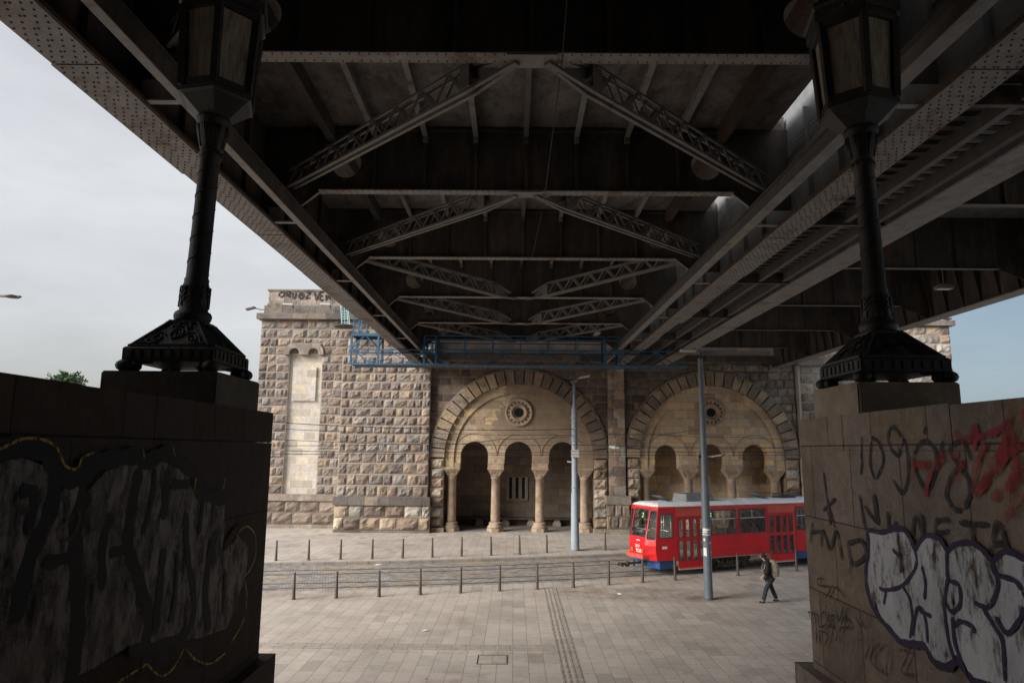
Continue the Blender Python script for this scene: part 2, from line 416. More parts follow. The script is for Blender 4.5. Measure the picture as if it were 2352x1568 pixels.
def courses(mb, x0, x1, z0, z1, y, rh, l0, l1, dep=.1, rough=1.0, pal=PAL, excl=None, gap=.036, side=True):
    n = max(1, round((z1-z0)/rh)); rh = (z1-z0)/n
    for r in range(n):
        za = z0+r*rh; x = x0
        while x < x1-.01:
            L = random.uniform(l0, l1)
            if r % 2 == 0 and x == x0: L *= .6
            xe = x+L
            if x1-xe < l0*.5: xe = x1
            xe = min(xe, x1)
            if not (excl and excl((x+xe)/2, za+rh/2, x, xe, za, za+rh)):
                block(mb, x, xe, za, za+rh, y, dep, rough, pal, gap=gap)
            x = xe
def X_(px, py, Y): return atY(px, py, Y).x
def Z_(px, py, Y): return atY(px, py, Y).z

ab = empty('stone_abutment', (-2, 47, 0), 'massive rusticated stone bridge abutment with two arcaded arches and flanking towers behind the tram street', 'abutment')
# ---- left tower
xl = X_(592, 900, YT); xr = X_(985, 1000, YP)-.3
z_c0 = Z_(600, 734, YT); z_c1 = Z_(600, 721, YT); z_u1 = Z_(600, 702, YT); z_p1 = Z_(616, 664, YT)
z_ledge1 = Z_(700, 1134, YT); z_ledge0 = Z_(700, 1149, YT); z_b = Z_(700, 1203, YT)
nx0, nx1 = X_(657, 960, YT), X_(733, 960, YT); nz1 = Z_(700, 812, YT)
mo = MB(); rec = .22
# body with niche recess: strips round the niche
mo.box(xl, nx0, YT, YT+6, 0, z_c0); mo.box(nx1, xr, YT, YT+6, 0, z_c0)
ncx = [X_(678, 812, YT), X_(722, 812, YT)]; nr = (ncx[1]-ncx[0])/2*.52
mo.box(nx0, nx1, YT+rec, YT+6, 0, z_c0)
mo.box(nx0, nx1, YT, YT+rec-.003, 0, z_ledge1)
zt = nz1+nr
mo.box(nx0, nx1, YT, YT+rec-.003, zt+.02, z_c0)
mo.build('tower_wall', M['mortar'], ab)
mb = MB()
def ex_t(cx, cz, a, b, c, d): return nx0-.25 < cx < nx1+.25 and z_ledge1 < cz < zt+.5 and (b > nx0 and a < nx1)
courses(mb, xl-.06, nx0-.02, z_ledge1, zt+.75, YT, .6, .5, 1.1)
courses(mb, nx1+.02, xr, z_ledge1, zt+.75, YT, .6, .5, 1.15)
courses(mb, xl-.06, xr, zt+.75, z_c0, YT, .58, .5, 1.2, excl=None)
courses(mb, nx0-.01, nx1+.01, zt+.06, zt+.75, YT, .36, .5, 1.0, excl=None)
courses(mb, xl-.15, xr, z_b, z_ledge0, YT-.15, .8, .95, 1.5, dep=.14, rough=.7, gap=.03, pal=[(.25, .2, .16), (.21, .165, .135)])
mb.build('rusticated_blocks', M['rock'], ab)['label'] = 'rock-faced stone blocks of the left tower'
n_ = MB(); n_.box(xl-.15, xr, YT-.15, YT-.005, .0, z_ledge0-.0); n_.build('plinth_wall', M['mortar'], ab)
n_ = MB(); n_.box(xl-.25, xr, YT-.33, YT-.002, z_ledge0, z_ledge1); n_.box(xl-.25, xr, YT-.38, YT-.152, 0, z_b); n_.build('ledge', M['trim'], ab)
# niche lining + hood with two little arches
def arc(cx, cz, r, a0, a1, n): return [(cx+r*math.cos(R(a0+(a1-a0)*i/n)), cz+r*math.sin(R(a0+(a1-a0)*i/n))) for i in range(n+1)]
hd = MB(); ro = nr*2.05
xm = sum(ncx)/2
out = [(ncx[0]-ro, nz1-.12)]
low = [(ncx[0]-ro, nz1-.1), (ncx[0]-nr, nz1-.1)]+arc(ncx[0], nz1+.02, nr, 180, 0, 12)+[(ncx[0]+nr, nz1-.1), (ncx[1]-nr, nz1-.1)]+arc(ncx[1], nz1+.02, nr, 180, 0, 12)+[(ncx[1]+nr, nz1-.1), (ncx[1]+ro, nz1-.1)]
top = []
for cx, a0, a1 in ((ncx[1], 0, 118), (ncx[0], 62, 180)): top += arc(cx, nz1, ro, a0, a1, 12)
hd.prismXZ(low+top, YT-.3, YT+rec-.01)
hd.build('niche_hood', M['trim'], ab)
pn = MB(); px0, px1 = X_(671, 880, YT), X_(724.5, 880, YT); pn.box(px0, px1, YT+.06, YT+rec-.003, Z_(700, 920, YT), Z_(700, 842, YT))
pl = MB(); pl.box(nx0, nx1, YT+rec-.012, YT+rec-.004, z_ledge1, nz1+nr*.1); pl.build('niche_lining', M['ashlar_pale'], ab)
pl2 = MB(); pl2.box(nx0, nx1, YT+rec-.012, YT+rec-.004, nz1+nr*.1+.002, zt+.02); pl2.build('niche_head', M['trim'], ab)
pn.build('niche_panel', M['ashlar_pale'], ab)
# cornice, upper band, parapet
def seam_bar(mb, x0, x1, y0, y1, z0, z1, L=1.2, dk=1.0):
    x = x0
    while x < x1:
        xe = min(x+random.uniform(L*.75, L*1.25), x1)
        if x1-xe < .4: xe = x1
        k = random.uniform(.7, 1.3); mb.cc = (.165*k, .145*k, .13*k) if random.random() < .75 else (.3*k, .25*k, .2*k)
        mb.cc = tuple(v*dk for v in mb.cc); mb.box(x+.008, xe-.008, y0+random.uniform(0, .012), y1, z0+.004, z1-.004); x = xe
tr = MB(); xc = X_(594, 728, YT)
seam_bar(tr, xc, xr+.6, YT-.45, YT+5, z_c0, z_c1)
tr.box(xc+.02, xr+.58, YT-.42, YT+5, z_c0+.01, z_c1-.01)
tr.build('cornice', M['rock'], ab)
tr = MB(); xu = X_(608, 710, YT); seam_bar(tr, xu, xr+.5, YT-.12, YT+5, z_c1, z_u1, 1.4); tr.build('attic_course', M['rock'], ab)
tr = MB(); xp = X_(616.5, 680, YT)
x = xp
while x < xr-1:
    k = random.uniform(.9, 1.15); tr.cc = (.34*k, .28*k, .235*k); tr.box(x+.01, x+1.15, YT+.05, YT+4, z_u1+.15, z_p1-.12); x += 1.16
tr.cc = (.3, .26, .22); tr.box(xp-.05, x, YT-.02, YT+4, z_u1, z_u1+.15); tr.cc = (.26, .22, .19); tr.box(xp-.06, x, YT-.03, YT+4, z_p1-.12, z_p1)
tr.build('parapet', M['rock'], ab)
# ---- pier between tower and first arch
pxl, pxr = X_(779, 1000, YP), X_(985, 1000, YP); zpt = 11.7
zq1, zq0, zqb = Z_(880, 1140, YP), Z_(880, 1159, YP), Z_(880, 1216, YP)
pr = MB(); pr.box(pxl, pxr, YP, YT+2, 0, zpt); pr.box(X_(769, 1180, YP), X_(988, 1180, YP), YP-.25, YP-.003, 0, zq0)
pr.build('pier_wall', M['mortar'], ab)
mb = MB()
courses(mb, pxl, pxr, zq1, zq1+2.9, YP, .76, .55, 1.05)
courses(mb, pxl, pxr, zq1+2.9, zpt, YP, .59, .45, .95)
courses(mb, X_(769, 1180, YP), X_(988, 1180, YP), zqb, zq0, YP-.25, .82, .95, 1.45, dep=.16, rough=.8, pal=PALW, gap=.028)
mb.build('rusticated_blocks', M['rock'], ab)['label'] = 'rock-faced stone blocks of the pier beside the first arch'
# pier blocks' right return face
tr = MB(); seam_bar(tr, X_(768, 1150, YP), X_(989, 1150, YP), YP-.45, YP-.002, zq0, zq1, 1.0); tr.build('pedestal_band', M['rock'], ab); tr = MB(); seam_bar(tr, X_(767, 1222, YP), X_(988, 1222, YP), YP-.42, YP-.252, 0, zqb, 1.3)
tr.build('pedestal_foot', M['rock'], ab)

# ---- arches
zwt = 11.95
A = []
for (cxp, Rp, r1, r2, cols, ops) in (
    (1192, 202, 171, 150, (1037.7, 1138.4, 1240.4, 1343.6), ((1057.6, 1120.8), (1159, 1222.7), (1261, 1325))),
    (1635.5, 197, 167, 148, (1485, 1583.6, 1683.7, 1783.4), ((1504.5, 1558.8), (1605.9, 1665.8), (1706, 1765)))):
    c = atY(cxp, 1052, YA); s = (X_(cxp+100, 1052, YA)-X_(cxp-100, 1052, YA))/200
    A.append(dict(cx=c.x, cz=c.z, Ro=Rp*s, R1=r1*s, R2=r2*s, s=s, cols=[X_(v, 1080, YA) for v in cols],
                  ops=[(X_(a, 1050, YA), X_(b, 1050, YA)) for a, b in ops]))
xa0 = pxr-.1; xa1 = X_(1832, 1000, YA)
z_imp = Z_(1192, 1074, YA); z_cap = Z_(1192, 1096, YA); z_base = Z_(1192, 1207, YA); z_spr = Z_(1192, 1046, YA)
# outer wall polygon with two notches
def notch(a, r):
    return [(a['cx']-r, .0)]+[(a['cx']-r, a['cz'])]+arc(a['cx'], a['cz'], r, 180, 0, 40)[1:-1]+[(a['cx']+r, a['cz']), (a['cx']+r, 0)]
mid = (A[0]['cx']+A[0]['Ro']+A[1]['cx']-A[1]['Ro'])/2
for k, a in enumerate(A):
    w = MB(); L_ = xa0 if k == 0 else mid; R_ = mid if k == 0 else xa1
    rr = a['R1']-.01
    w.prismXZ([(L_, 0)]+notch(a, rr)+[(R_, 0), (R_, zwt), (L_, zwt)], YA, YA+1.0)
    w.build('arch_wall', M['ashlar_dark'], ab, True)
mb = MB()
def ex_a(cx, cz, a_, b_, c_, d_):
    for a in A:
        for X in (a_, b_, cx):
            if math.hypot(X-a['cx'], max(0, cz-a['cz'])) < a['Ro']-.1 and True: return True
    return False
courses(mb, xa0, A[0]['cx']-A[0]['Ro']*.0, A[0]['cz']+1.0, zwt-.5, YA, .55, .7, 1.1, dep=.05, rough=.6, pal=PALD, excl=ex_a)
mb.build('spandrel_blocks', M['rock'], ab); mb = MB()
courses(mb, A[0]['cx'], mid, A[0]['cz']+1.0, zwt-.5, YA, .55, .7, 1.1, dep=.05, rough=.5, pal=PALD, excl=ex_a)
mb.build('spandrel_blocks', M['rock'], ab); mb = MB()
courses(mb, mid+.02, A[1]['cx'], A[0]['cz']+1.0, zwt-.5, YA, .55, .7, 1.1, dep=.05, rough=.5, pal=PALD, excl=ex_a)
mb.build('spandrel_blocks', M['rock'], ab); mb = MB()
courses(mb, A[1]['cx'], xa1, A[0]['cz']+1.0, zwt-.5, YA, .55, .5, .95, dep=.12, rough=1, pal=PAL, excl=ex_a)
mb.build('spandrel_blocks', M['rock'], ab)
for k, a in enumerate(A):
    cx, cz = a['cx'], a['cz']
    # voussoirs
    vs = MB(); n = 27
    for i in range(n):
        a0, a1 = 180*i/n+.45, 180*(i+1)/n-.45
        kk = random.uniform(.75, 1.3); left = i > n*.55
        base = random.choice([(.3, .23, .165), (.24, .19, .15), (.36, .27, .18)] if (left or k) else [(.17, .13, .105), (.22, .165, .125)])
        vs.cc = tuple(v*kk for v in base)
        m_ = 4
        o = arc(cx, cz, a['Ro'], a0, a1, m_); inn = arc(cx, cz, a['R1'], a0, a1, m_)
        pts = inn[::-1]+o
        pf = [((x-cx)*.985+cx, (z-cz)*.985+cz) for x, z in pts]
        P = [(x, YA-.26, z) for x, z in pts]+[(x, YA+.2, z) for x, z in pts]
        N = len(pts); vs.add(P, [tuple(reversed(range(N))), tuple(range(N, 2*N))]+[(i_, (i_+1) % N, N+(i_+1) % N, N+i_) for i_ in range(N)])
    vs.build('voussoir_arch', M['rock'], ab)
    # thin dark groove ring is the gap; outer hood lip
    hp = MB()
    for i in range(48):
        a0, a1 = 180*i/48, 180*(i+1)/48
        p, q = arc(cx, cz, a['Ro']+.07, a0, a1, 1)
        hp.bar((p[0], YA-.1, p[1]), (q[0], YA-.1, q[1]), .14, .1, up=(p[0]-cx, 0, p[1]-cz))
    hp.build('arch_hood', M['trim'], ab)
    # quoin jambs below springing
    for sx in (-1, 1):
        q = MB()
        xa, xb = sorted((cx+sx*a['R1'], cx+sx*a['Ro']))
        z = .42; zt_ = cz-.05; nn = 7; h = (zt_-z)/nn
        for i in range(nn): block(q, xa, xb, z+i*h, z+(i+1)*h, YA-.05, .22, .6, PALW, gap=.02)
        q.cc = (.2, .16, .13); q.box(xa, xb, YA-.05, YA+1, .4, zt_)
        q.cc = (.3, .25, .2); q.box(xa-.08, xb+.08, YA-.32, YA+.4, 0, .4)
        q.build('quoin_jamb', M['rock'], ab)
    # archivolt (second order) and tympanum
    t = MB(); rr = a['R1']-.02
    pts = arc(cx, cz, rr, 0, 180, 40)+[(cx-rr, z_imp)]+[(cx-a['R2'], z_imp)]+arc(cx, cz, a['R2'], 180, 0, 40)+[(cx+a['R2'], z_imp), (cx+rr, z_imp)]
    t.prismXZ(pts[::1], YA-.02, YA+.7)
    t.build('archivolt', M['ashlar'] if k == 0 else M['ashlar_ochre'], ab, True)
    t = MB(); r2 = a['R2']-.004
    pts = arc(cx, cz, r2, 0, 180, 40)+[(cx-r2, z_imp)]
    for (o0, o1) in a['ops']:
        oc, orr = (o0+o1)/2, (o1-o0)/2
        pts += [(oc-orr, z_imp), (oc-orr, z_spr)]+arc(oc, z_spr, orr, 180, 0, 14)[1:-1]+[(oc+orr, z_spr), (oc+orr, z_imp)]
    pts += [(cx+r2, z_imp)]
    t.prismXZ(pts, YA+.1, YA+.75)
    t.build('tympanum', M['ashlar'] if k == 0 else M['ashlar_ochre'], ab, True)
    # raised mouldings round each opening
    md = MB()
    for (o0, o1) in a['ops']:
        oc = (o0+o1)/2
        for ring, w_, y_ in ((50*a['s'], .05, .085), ):
            seg = arc(oc, z_spr+.02, ring, 0, 180, 22)
            for p_, q_ in zip(seg[:-1], seg[1:]):
                if math.hypot(p_[0]-cx, p_[1]-cz) < r2 and abs(p_[0]-cx) < r2: md.bar((p_[0], YA+y_, p_[1]), (q_[0], YA+y_, q_[1]), .06, .05, up=(p_[0]-oc, 0, p_[1]-z_spr))
    md.build('opening_moulding', M['carved'], ab)
    # rosette
    rc = atY(1192 if k == 0 else 1634, 947, YA); rs = a['s']
    ro_ = MB()
    ro_.smooth = True
    prof = [(32, -.02), (32, .12), (29, .15), (28, .10), (20, .10), (19, .17), (16, .14), (10.5, -.05)]
    P = []; n = 36
    for r, d in prof:
        for i in range(n):
            th = 2*math.pi*i/n; P.append((rc.x+r*rs*math.cos(th), YA+.1-d, rc.z+r*rs*math.sin(th)))
    ro_.add(P, [(j*n+i, j*n+(i+1) % n, (j+1)*n+(i+1) % n, (j+1)*n+i) for j in range(len(prof)-1) for i in range(n)])
    ro_.smooth = False; ro_.m = 1
    ro_.add([(rc.x+10.4*rs*math.cos(6.283*i/20), YA+.085, rc.z+10.4*rs*math.sin(6.283*i/20)) for i in range(20)], [tuple(range(20))])
    for i in range(16):
        th = 2*math.pi*i/16; r = 24*rs; cx_, cz_ = rc.x+r*math.cos(th), rc.z+r*math.sin(th); w_ = 2.4*rs
        tv = Vector((-math.sin(th), 0, math.cos(th))); rv = Vector((math.cos(th), 0, math.sin(th))); C_ = Vector((cx_, YA-.008, cz_))
        ro_.add([C_+tv*w_-rv*w_, C_-tv*w_-rv*w_, C_+rv*w_*1.4], [(0, 1, 2)])
    ro_.build('rosette', [M['carved'], M['hole']], ab)
    # columns
    for ci, xcol in enumerate(a['cols']):
        cy = YA+.42
        shaft = MB(); rr0 = .3
        shaft.cc = None
        shaft.lathe((xcol, cy, 0), [(rr0*1.0, z_base), (rr0*1.02, z_base+.5), (rr0*.93, z_cap-.12), (rr0*1.05, z_cap-.1), (rr0*1.08, z_cap-.05), (rr0*.95, z_cap-.02)], 20)
        so = shaft.build('column', M['carved'], ab)
        cp = MB()
        hw = 18.5*a['s']
        z0, z1 = z_cap-.02, z_imp-.12
        r_ = .3; n = 16
        # bell capital: circle to square
        ring0 = [(xcol+r_*math.cos(6.283*i/n), cy+r_*math.sin(6.283*i/n), z0) for i in range(n)]
        def sq(u, h_): 
            c_, s__ = math.cos(u), math.sin(u); m_ = max(abs(c_), abs(s__)); return (xcol+h_*c_/m_, cy+h_*s__/m_)
        ringm = [(*sq(6.283*i/n, hw*.74), z0+(z1-z0)*.55) for i in range(n)]
        ring1 = [(*sq(6.283*i/n, hw), z1) for i in range(n)]
        cp.add(ring0+ringm+ring1, [(i, (i+1) % n, n+(i+1) % n, n+i) for i in range(n)]+[(n+i, n+(i+1) % n, 2*n+(i+1) % n, 2*n+i) for i in range(n)]+[tuple(range(2*n, 3*n))])
        for i in range(7):
            xx = xcol-hw*.6+i*hw*.2; cp.bar((xx, cy-hw*.62, z0+.2), (xx+hw*.15*(-1)**i, cy-hw*.95, z1-.04), .03, .03)
        cp.box(xcol-hw*1.02, xcol+hw*1.02, cy-hw*1.02, cy+hw*1.02, z1+.002, z_imp)
        cp.build('capital', M['carved'], so)
        im = MB(); im.box(xcol-hw*.98, xcol+hw*.98, YA+.02, YA+.8, z_imp+.003, z_imp+.22); im.box(xcol-hw, xcol+hw, YA-.0, YA+.82, z_imp+.224, z_imp+.3)
        im.build('impost', M['carved'], so)
        bs = MB(); bs.lathe((xcol, cy, 0), [(.5, .34), (.53, .44), (.42, .55), (.4, .6), (.43, .66), (.37, .75), (.305, z_base+.02)], 20)
        bs.lathe((xcol, cy, 0), [(.6, .1), (.6, .36)], 8, smooth=False, a0=math.pi/8)
        bs.build('column_base', M['carved'], so)
    # room behind
    back = YA+(4.2 if k == 0 else 1.75)
    rm = MB(); L0, R0 = cx-a['R1']-.6, cx+a['R1']+.6
    rm.box(L0, R0, back, back+.4, 0, cz+4.5); rm.box(L0-.3, L0, YA+1, back, 0, cz+4.5); rm.box(R0, R0+.3, YA+1, back, 0, cz+4.5)
    rm.box(L0, R0, YA+.76, back, cz+1.6, cz+1.9)
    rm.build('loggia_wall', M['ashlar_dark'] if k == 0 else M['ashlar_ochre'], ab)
    if k == 0:
        for i in range(6):
            pass
        bn = empty('stone_bench', (cx, back-.4, .135), 'long dark bench on short supports along the back of the first arch niche', 'bench')
        b_ = MB(); b_.box(L0+.4, R0-.4, back-.75, back-.05, .6, .72); b_.build('seat', M['steel_dark'], bn)
        for i in range(6):
            xx = L0+1.0+(R0-L0-2)*i/5; b_ = MB(); b_.box(xx-.2, xx+.2, back-.62, back-.1, .42, .595); b_.box(xx-.28, xx+.28, back-.68, back-.08, .138, .415); b_.build('leg', M['trim'], bn)
    fl = MB(); fl.box(L0, R0, YA-.1, back, .0, .135); fl.build('loggia_floor', M['kerb'], ab)
    if k == 0:
        sw = MB(); bz0, bz1 = Z_(1192, 1148, back), Z_(1192, 1094, back)
        sx0, sx1 = X_(1163, 1120, back), X_(1212, 1120, back)
        sw.box(sx0, sx1, back-.12, back-.002, bz0, bz1)
        sw.m = 1
        for i in range(3):
            x_ = sx0+(sx1-sx0)*(.2+.3*i); sw.box(x_-.11, x_+.11, back-.125, back-.1, bz0+.12, bz1-.05)
        sw.build('slit_window', [M['trim'], M['hole']], ab)
# central pilaster
pp0, pp1 = X_(1396, 1000, YA), X_(1434, 1000, YA)
pb = MB(); pb.cc = (.2, .16, .13); pb.box(pp0, pp1, YA-.3, YA-.002, 0, zwt-.45); courses(pb, pp0, pp1, 2.55, zwt-.5, YA-.3, .62, .45, .7, dep=.03, rough=.3, pal=PALW, gap=.008)
pb.cc = (.23, .19, .15); pb.box(pp0-.2, pp1+.2, YA-.5, YA-.31, 0, 2.2)
courses(pb, pp0-.2, pp1+.2, .45, 2.0, YA-.5, .75, .45, .55, dep=.1, rough=.5, pal=PALW, gap=.02)
pb.cc = (.27, .24, .2); pb.box(pp0-.28, pp1+.28, YA-.62, YA-.003, 2.004, 2.55); pb.cc = (.3, .26, .21); pb.box(pp0-.35, pp1+.35, YA-.66, YA-.312, 0, .42)
pb.build('pilaster', M['rock'], ab)
# cornice over the arches
tr = MB(); seam_bar(tr, xa0, xa1+.2, YA-.35, YA+1.2, zwt-.42, zwt, 1.3, .6); tr.build('cornice', M['rock'], ab)  # stone darkened here to stand for shade under the bridge
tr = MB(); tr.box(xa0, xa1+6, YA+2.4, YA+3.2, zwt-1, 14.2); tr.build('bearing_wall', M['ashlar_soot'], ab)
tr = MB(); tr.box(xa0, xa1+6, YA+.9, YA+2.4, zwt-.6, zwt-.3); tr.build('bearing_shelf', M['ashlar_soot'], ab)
# ---- right tower
xt0, xt1 = X_(1832, 1000, YR), X_(2183, 800, YR)
zr0, zr1, zr2 = Z_(2100, 749, YR), Z_(2100, 737, YR), Z_(2100, 719, YR)
zb0, zb1 = Z_(1850, 842, YR), Z_(1850, 828, YR)
xs1 = X_(1905, 900, YR)
tw = MB(); tw.box(xt0, xs1, YR-.6, YR+5, 0, zb0); tw.box(xs1, xt1, YR, YR+5, 0, zr0); tw.box(xt0, xs1, YR, YR+5, zb0, zr0)
tw.build('tower_wall', M['mortar'], ab)
mb = MB(); courses(mb, xt0+.12, xs1, 0.1, zb0, YR-.6, .62, .55, 1.0, rough=.8, pal=PAL+PALW)
courses(mb, xs1, xt1+.05, zb1, zr0, YR, .62, .6, 1.2, rough=.8, pal=PAL+PALW); courses(mb, xt0, xs1, zb1, zr0, YR, .62, .6, 1.2, rough=.8, pal=PAL+PALW)
courses(mb, xs1, xt1+.05, 3, zb0, YR, .62, .6, 1.2, rough=.8, pal=PAL+PALW)
mb.build('rusticated_blocks', M['rock'], ab)['label'] = 'rock-faced stone blocks of the right tower'
tr = MB(); seam_bar(tr, xt0-.1, xs1+.3, YR-.85, YR+.3, zb0, zb1, .9); seam_bar(tr, xt0, xt1+.3, YR-.35, YR+5, zr0, zr1, 1.2); seam_bar(tr, xt0, xt1-.5, YR-.05, YR+5, zr1, zr2, 1.3)
x = xt1-1.1
tr.cc = (.3, .24, .19); tr.box(xt0+4, xt1-1.2, YR+.1, YR+4, zr2, zr2+.35)
tr.build('cornice', M['rock'], ab)
# graffiti on the left parapet
def stroke3(mb, pts, w, to3, off0, lift):
    """ribbon through pts (2-D) on a plane; to3(u,v,off)->point"""
    P = [Vector(p) for p in pts]
    sm = []
    for i in range(len(P)-1):
        p0 = P[max(0, i-1)]; p1 = P[i]; p2 = P[i+1]; p3 = P[min(len(P)-1, i+2)]
        for k in range(5):
            t = k/5; sm.append(.5*((2*p1)+(-p0+p2)*t+(2*p0-5*p1+4*p2-p3)*t*t+(-p0+3*p1-3*p2+p3)*t**3))
    sm.append(P[-1])
    n = len(sm)
    L = []
    for i, p in enumerate(sm):
        d = (sm[min(n-1, i+1)]-sm[max(0, i-1)])
        d = d.normalized() if d.length > 1e-6 else Vector((1, 0))
        nr = Vector((-d.y, d.x))
        ww = w/2*(1 if 0 < i < n-1 else .55)*(1+.15*math.sin(i*1.7))
        o = off0+lift*i
        L.append((to3(*(p+nr*ww), o), to3(*(p-nr*ww), o)))
    b = len(mb.v)
    for a, c in L: mb.v += [tuple(a), tuple(c)]
    for i in range(n-1): mb.face([b+2*i, b+2*i+1, b+2*i+3, b+2*i+2])
gz = lambda x, y: (X_(570+x*.1711, 637+y*.1711, YT), Z_(570+x*.1711, 637+y*.1711, YT))
gl = [[(420, 255), (415, 230), (445, 200), (485, 205), (470, 250), (430, 262)], [(515, 260), (520, 205), (560, 200), (565, 225), (525, 235), (570, 262)],
      [(600, 205), (600, 260), (630, 275), (645, 205)], [(745, 220), (700, 215), (678, 260), (720, 285), (745, 240), (705, 245)], [(790, 215), (835, 212), (770, 278), (838, 272)],
      [(862, 238), (866, 240)], [(890, 200), (920, 300), (950, 205)], [(1010, 200), (970, 205), (965, 300), (1015, 298)], [(965, 250), (1005, 248)], [(1045, 230), (1050, 300), (1075, 250), (1110, 300)]]
gm = MB()
for i, s__ in enumerate(gl): stroke3(gm, [gz(*p) for p in s__], .16, lambda u, v, o: Vector((u, YT+.05-o, v)), .006+i*.0006, .00004)
def m_paint(c, lo=.36, hi=.5, sc=14):
    def fn(t, b):
        co = t.coord(scale=(1, 1, .4)); n = t.noise(co, sc, 5, .75)
        tr_ = t.new('ShaderNodeBsdfTransparent'); mx = t.new('ShaderNodeMixShader')
        t.link(t.ramp(n, [(lo, 0), (hi, 1)]), mx.inputs[0]); t.link(tr_.outputs[0], mx.inputs[1]); t.link(b.outputs[0], mx.inputs[2])
        n2 = t.noise(co, 3, 5, .7)
        t.link(t.ramp(n2, [(.3, tuple(x*.7 for x in c)), (.7, tuple(min(1, x*1.2) for x in c))]), b.inputs['Base Color'])
        t.link(mx.outputs[0], t.n['Material Output'].inputs[0])
    return mat('spray_paint', fn, c, .75)
M['g_black'] = m_paint((.02, .019, .02)); M['g_grey'] = m_paint((.045, .043, .046), .34, .55); M['g_red'] = m_paint((.5, .045, .055), .36, .62, 4)
M['g_silver'] = m_paint((.8, .78, .8), .37, .5, 4.5); M['g_purple'] = m_paint((.06, .032, .09), .28, .42, 10); M['g_yellow'] = m_paint((.55, .36, .06), .36, .56); M['g_maroon'] = m_paint((.11, .03, .035), .4, .58)
M['g_dull'] = m_paint((.25, .205, .18), .32, .6, 6)
M['g_solid'] = m_paint((.014, .012, .012), .2, .34, 8)
gm.build('graffiti', M['g_black'], ab)['label'] = 'black spray-painted capitals on the parapet'
# ================================================================ near walls
XL, XRW = -3.44, 3.97
def wallY(px, X): return atX(px, 1000, X).y
yLe = wallY(625, XL); yRe = wallY(1838, XRW)
zL = atX(625, 948, XL).z; zR = atX(1838, 964, XRW).z
def near_wall(X, sgn, yend, zt, mt, label, py_ledge, px_ledge):
    e = empty('parapet_wall', (X+sgn*.8, 4, 0), label, 'wall')
    w = MB(); xa, xb = sorted((X, X+sgn*1.6))
    # slightly uneven top edge: subdivided coping
    w.box(xa, xb, -6, yend, 0, zt-.42)
    w.build('wall_face', mt, e)
    c = MB(); y = -6.0
    while y < yend-.01:
        ye = min(y+random.uniform(.95, 1.35), yend)
        if yend-ye < .4: ye = yend
        dx = random.uniform(0, .006); j = random.uniform(-.012, .012)
        P = [(xa-dx, y+.004, zt-.415), (xb, y+.004, zt-.415), (xb, ye-.004, zt-.415), (xa-dx, ye-.004, zt-.415),
             (xa-dx, y+.004, zt+j), (xb, y+.004, zt+j), (xb, ye-.004, zt+random.uniform(-.012, .012)), (xa-dx, ye-.004, zt+j*.5)] if sgn > 0 else \
            [(xa, y+.004, zt-.415), (xb+dx, y+.004, zt-.415), (xb+dx, ye-.004, zt-.415), (xa, ye-.004, zt-.415),
             (xa, y+.004, zt), (xb+dx, y+.004, zt+j), (xb+dx, ye-.004, zt+j*.5), (xa, ye-.004, zt)]
        c.add(P, [(0,3,2,1),(4,5,6,7),(0,1,5,4),(1,2,6,5),(2,3,7,6),(3,0,4,7)])
        y = ye
    c.build('coping', mt, e)
    zl = atX(px_ledge, py_ledge, X-sgn*.14).z
    l = MB(); l.box(min(X-sgn*.16, X+sgn*1.7), max(X-sgn*.16, X+sgn*1.7), -6, yend+.22, 0, zl); l.build('plinth', mt, e)
    return e
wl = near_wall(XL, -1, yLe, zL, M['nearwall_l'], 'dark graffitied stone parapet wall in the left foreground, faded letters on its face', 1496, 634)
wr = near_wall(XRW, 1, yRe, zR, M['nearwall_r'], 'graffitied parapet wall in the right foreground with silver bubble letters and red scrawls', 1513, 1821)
# plinth blocks carrying the lamps
def lamp_block(e, X, sgn, pxf, pxb, pyt, lab):
    y0 = wallY(pxf, X); y1 = wallY(pxb, X); w = (y1-y0)
    zt = atX(pxf, pyt, X).z; zb = zL if sgn < 0 else zR
    b = MB(); n = 10
    xa, xb = sorted((X-sgn*.0+sgn*.012, X+sgn*w))
    b.box(xa, xb, y0, y1, zb-.02, zt)
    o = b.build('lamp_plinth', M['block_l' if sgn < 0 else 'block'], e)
    bm = bmesh.new(); bm.from_mesh(o.data); bmesh.ops.bevel(bm, geom=bm.edges[:], offset=.018, segments=2, affect='EDGES'); bm.to_mesh(o.data); bm.free()
    return y0, y1, zt
lb = lamp_block(wl, XL, -1, 489, 591, 849, '')
rb = lamp_block(wr, XRW, 1, 1976, 1871, 874, '')
# ---- right wall graffiti
def planeR(u, v, o): return Vector((XRW-o, u, v))
def planeL(u, v, o): return Vector((XL+o, u, v))
def mR(x, y):
    p = atX(1743.7+x*.551, 704.2+y*.551, XRW); return (p.y, p.z)
def mL(x, y):
    p = atX(max(x, -60)*.508, 771.3+y*.508, XL); return (p.y, p.z)
_o = [.004]
def paint(parent, mapper, plane, mt, name, strokes, w, label=None, fills=()):
    mb = MB(); any_ = False
    for f_ in fills:
        _o[0] += .0008
        pts = [mapper(*p) for p in f_]
        P = [plane(u, v, _o[0]) for u, v in pts]
        mb.add(P, [tuple(range(len(P)))])
    for s__ in strokes:
        _o[0] += .0005
        ww = w
        if isinstance(s__[0], (int, float)): ww = s__[0]; s__ = s__[1:]
        stroke3(mb, [mapper(*p) for p in s__], ww, plane, _o[0], .000012)
    o = mb.build(name, mt, parent)
    if label: o['label'] = label
    return o
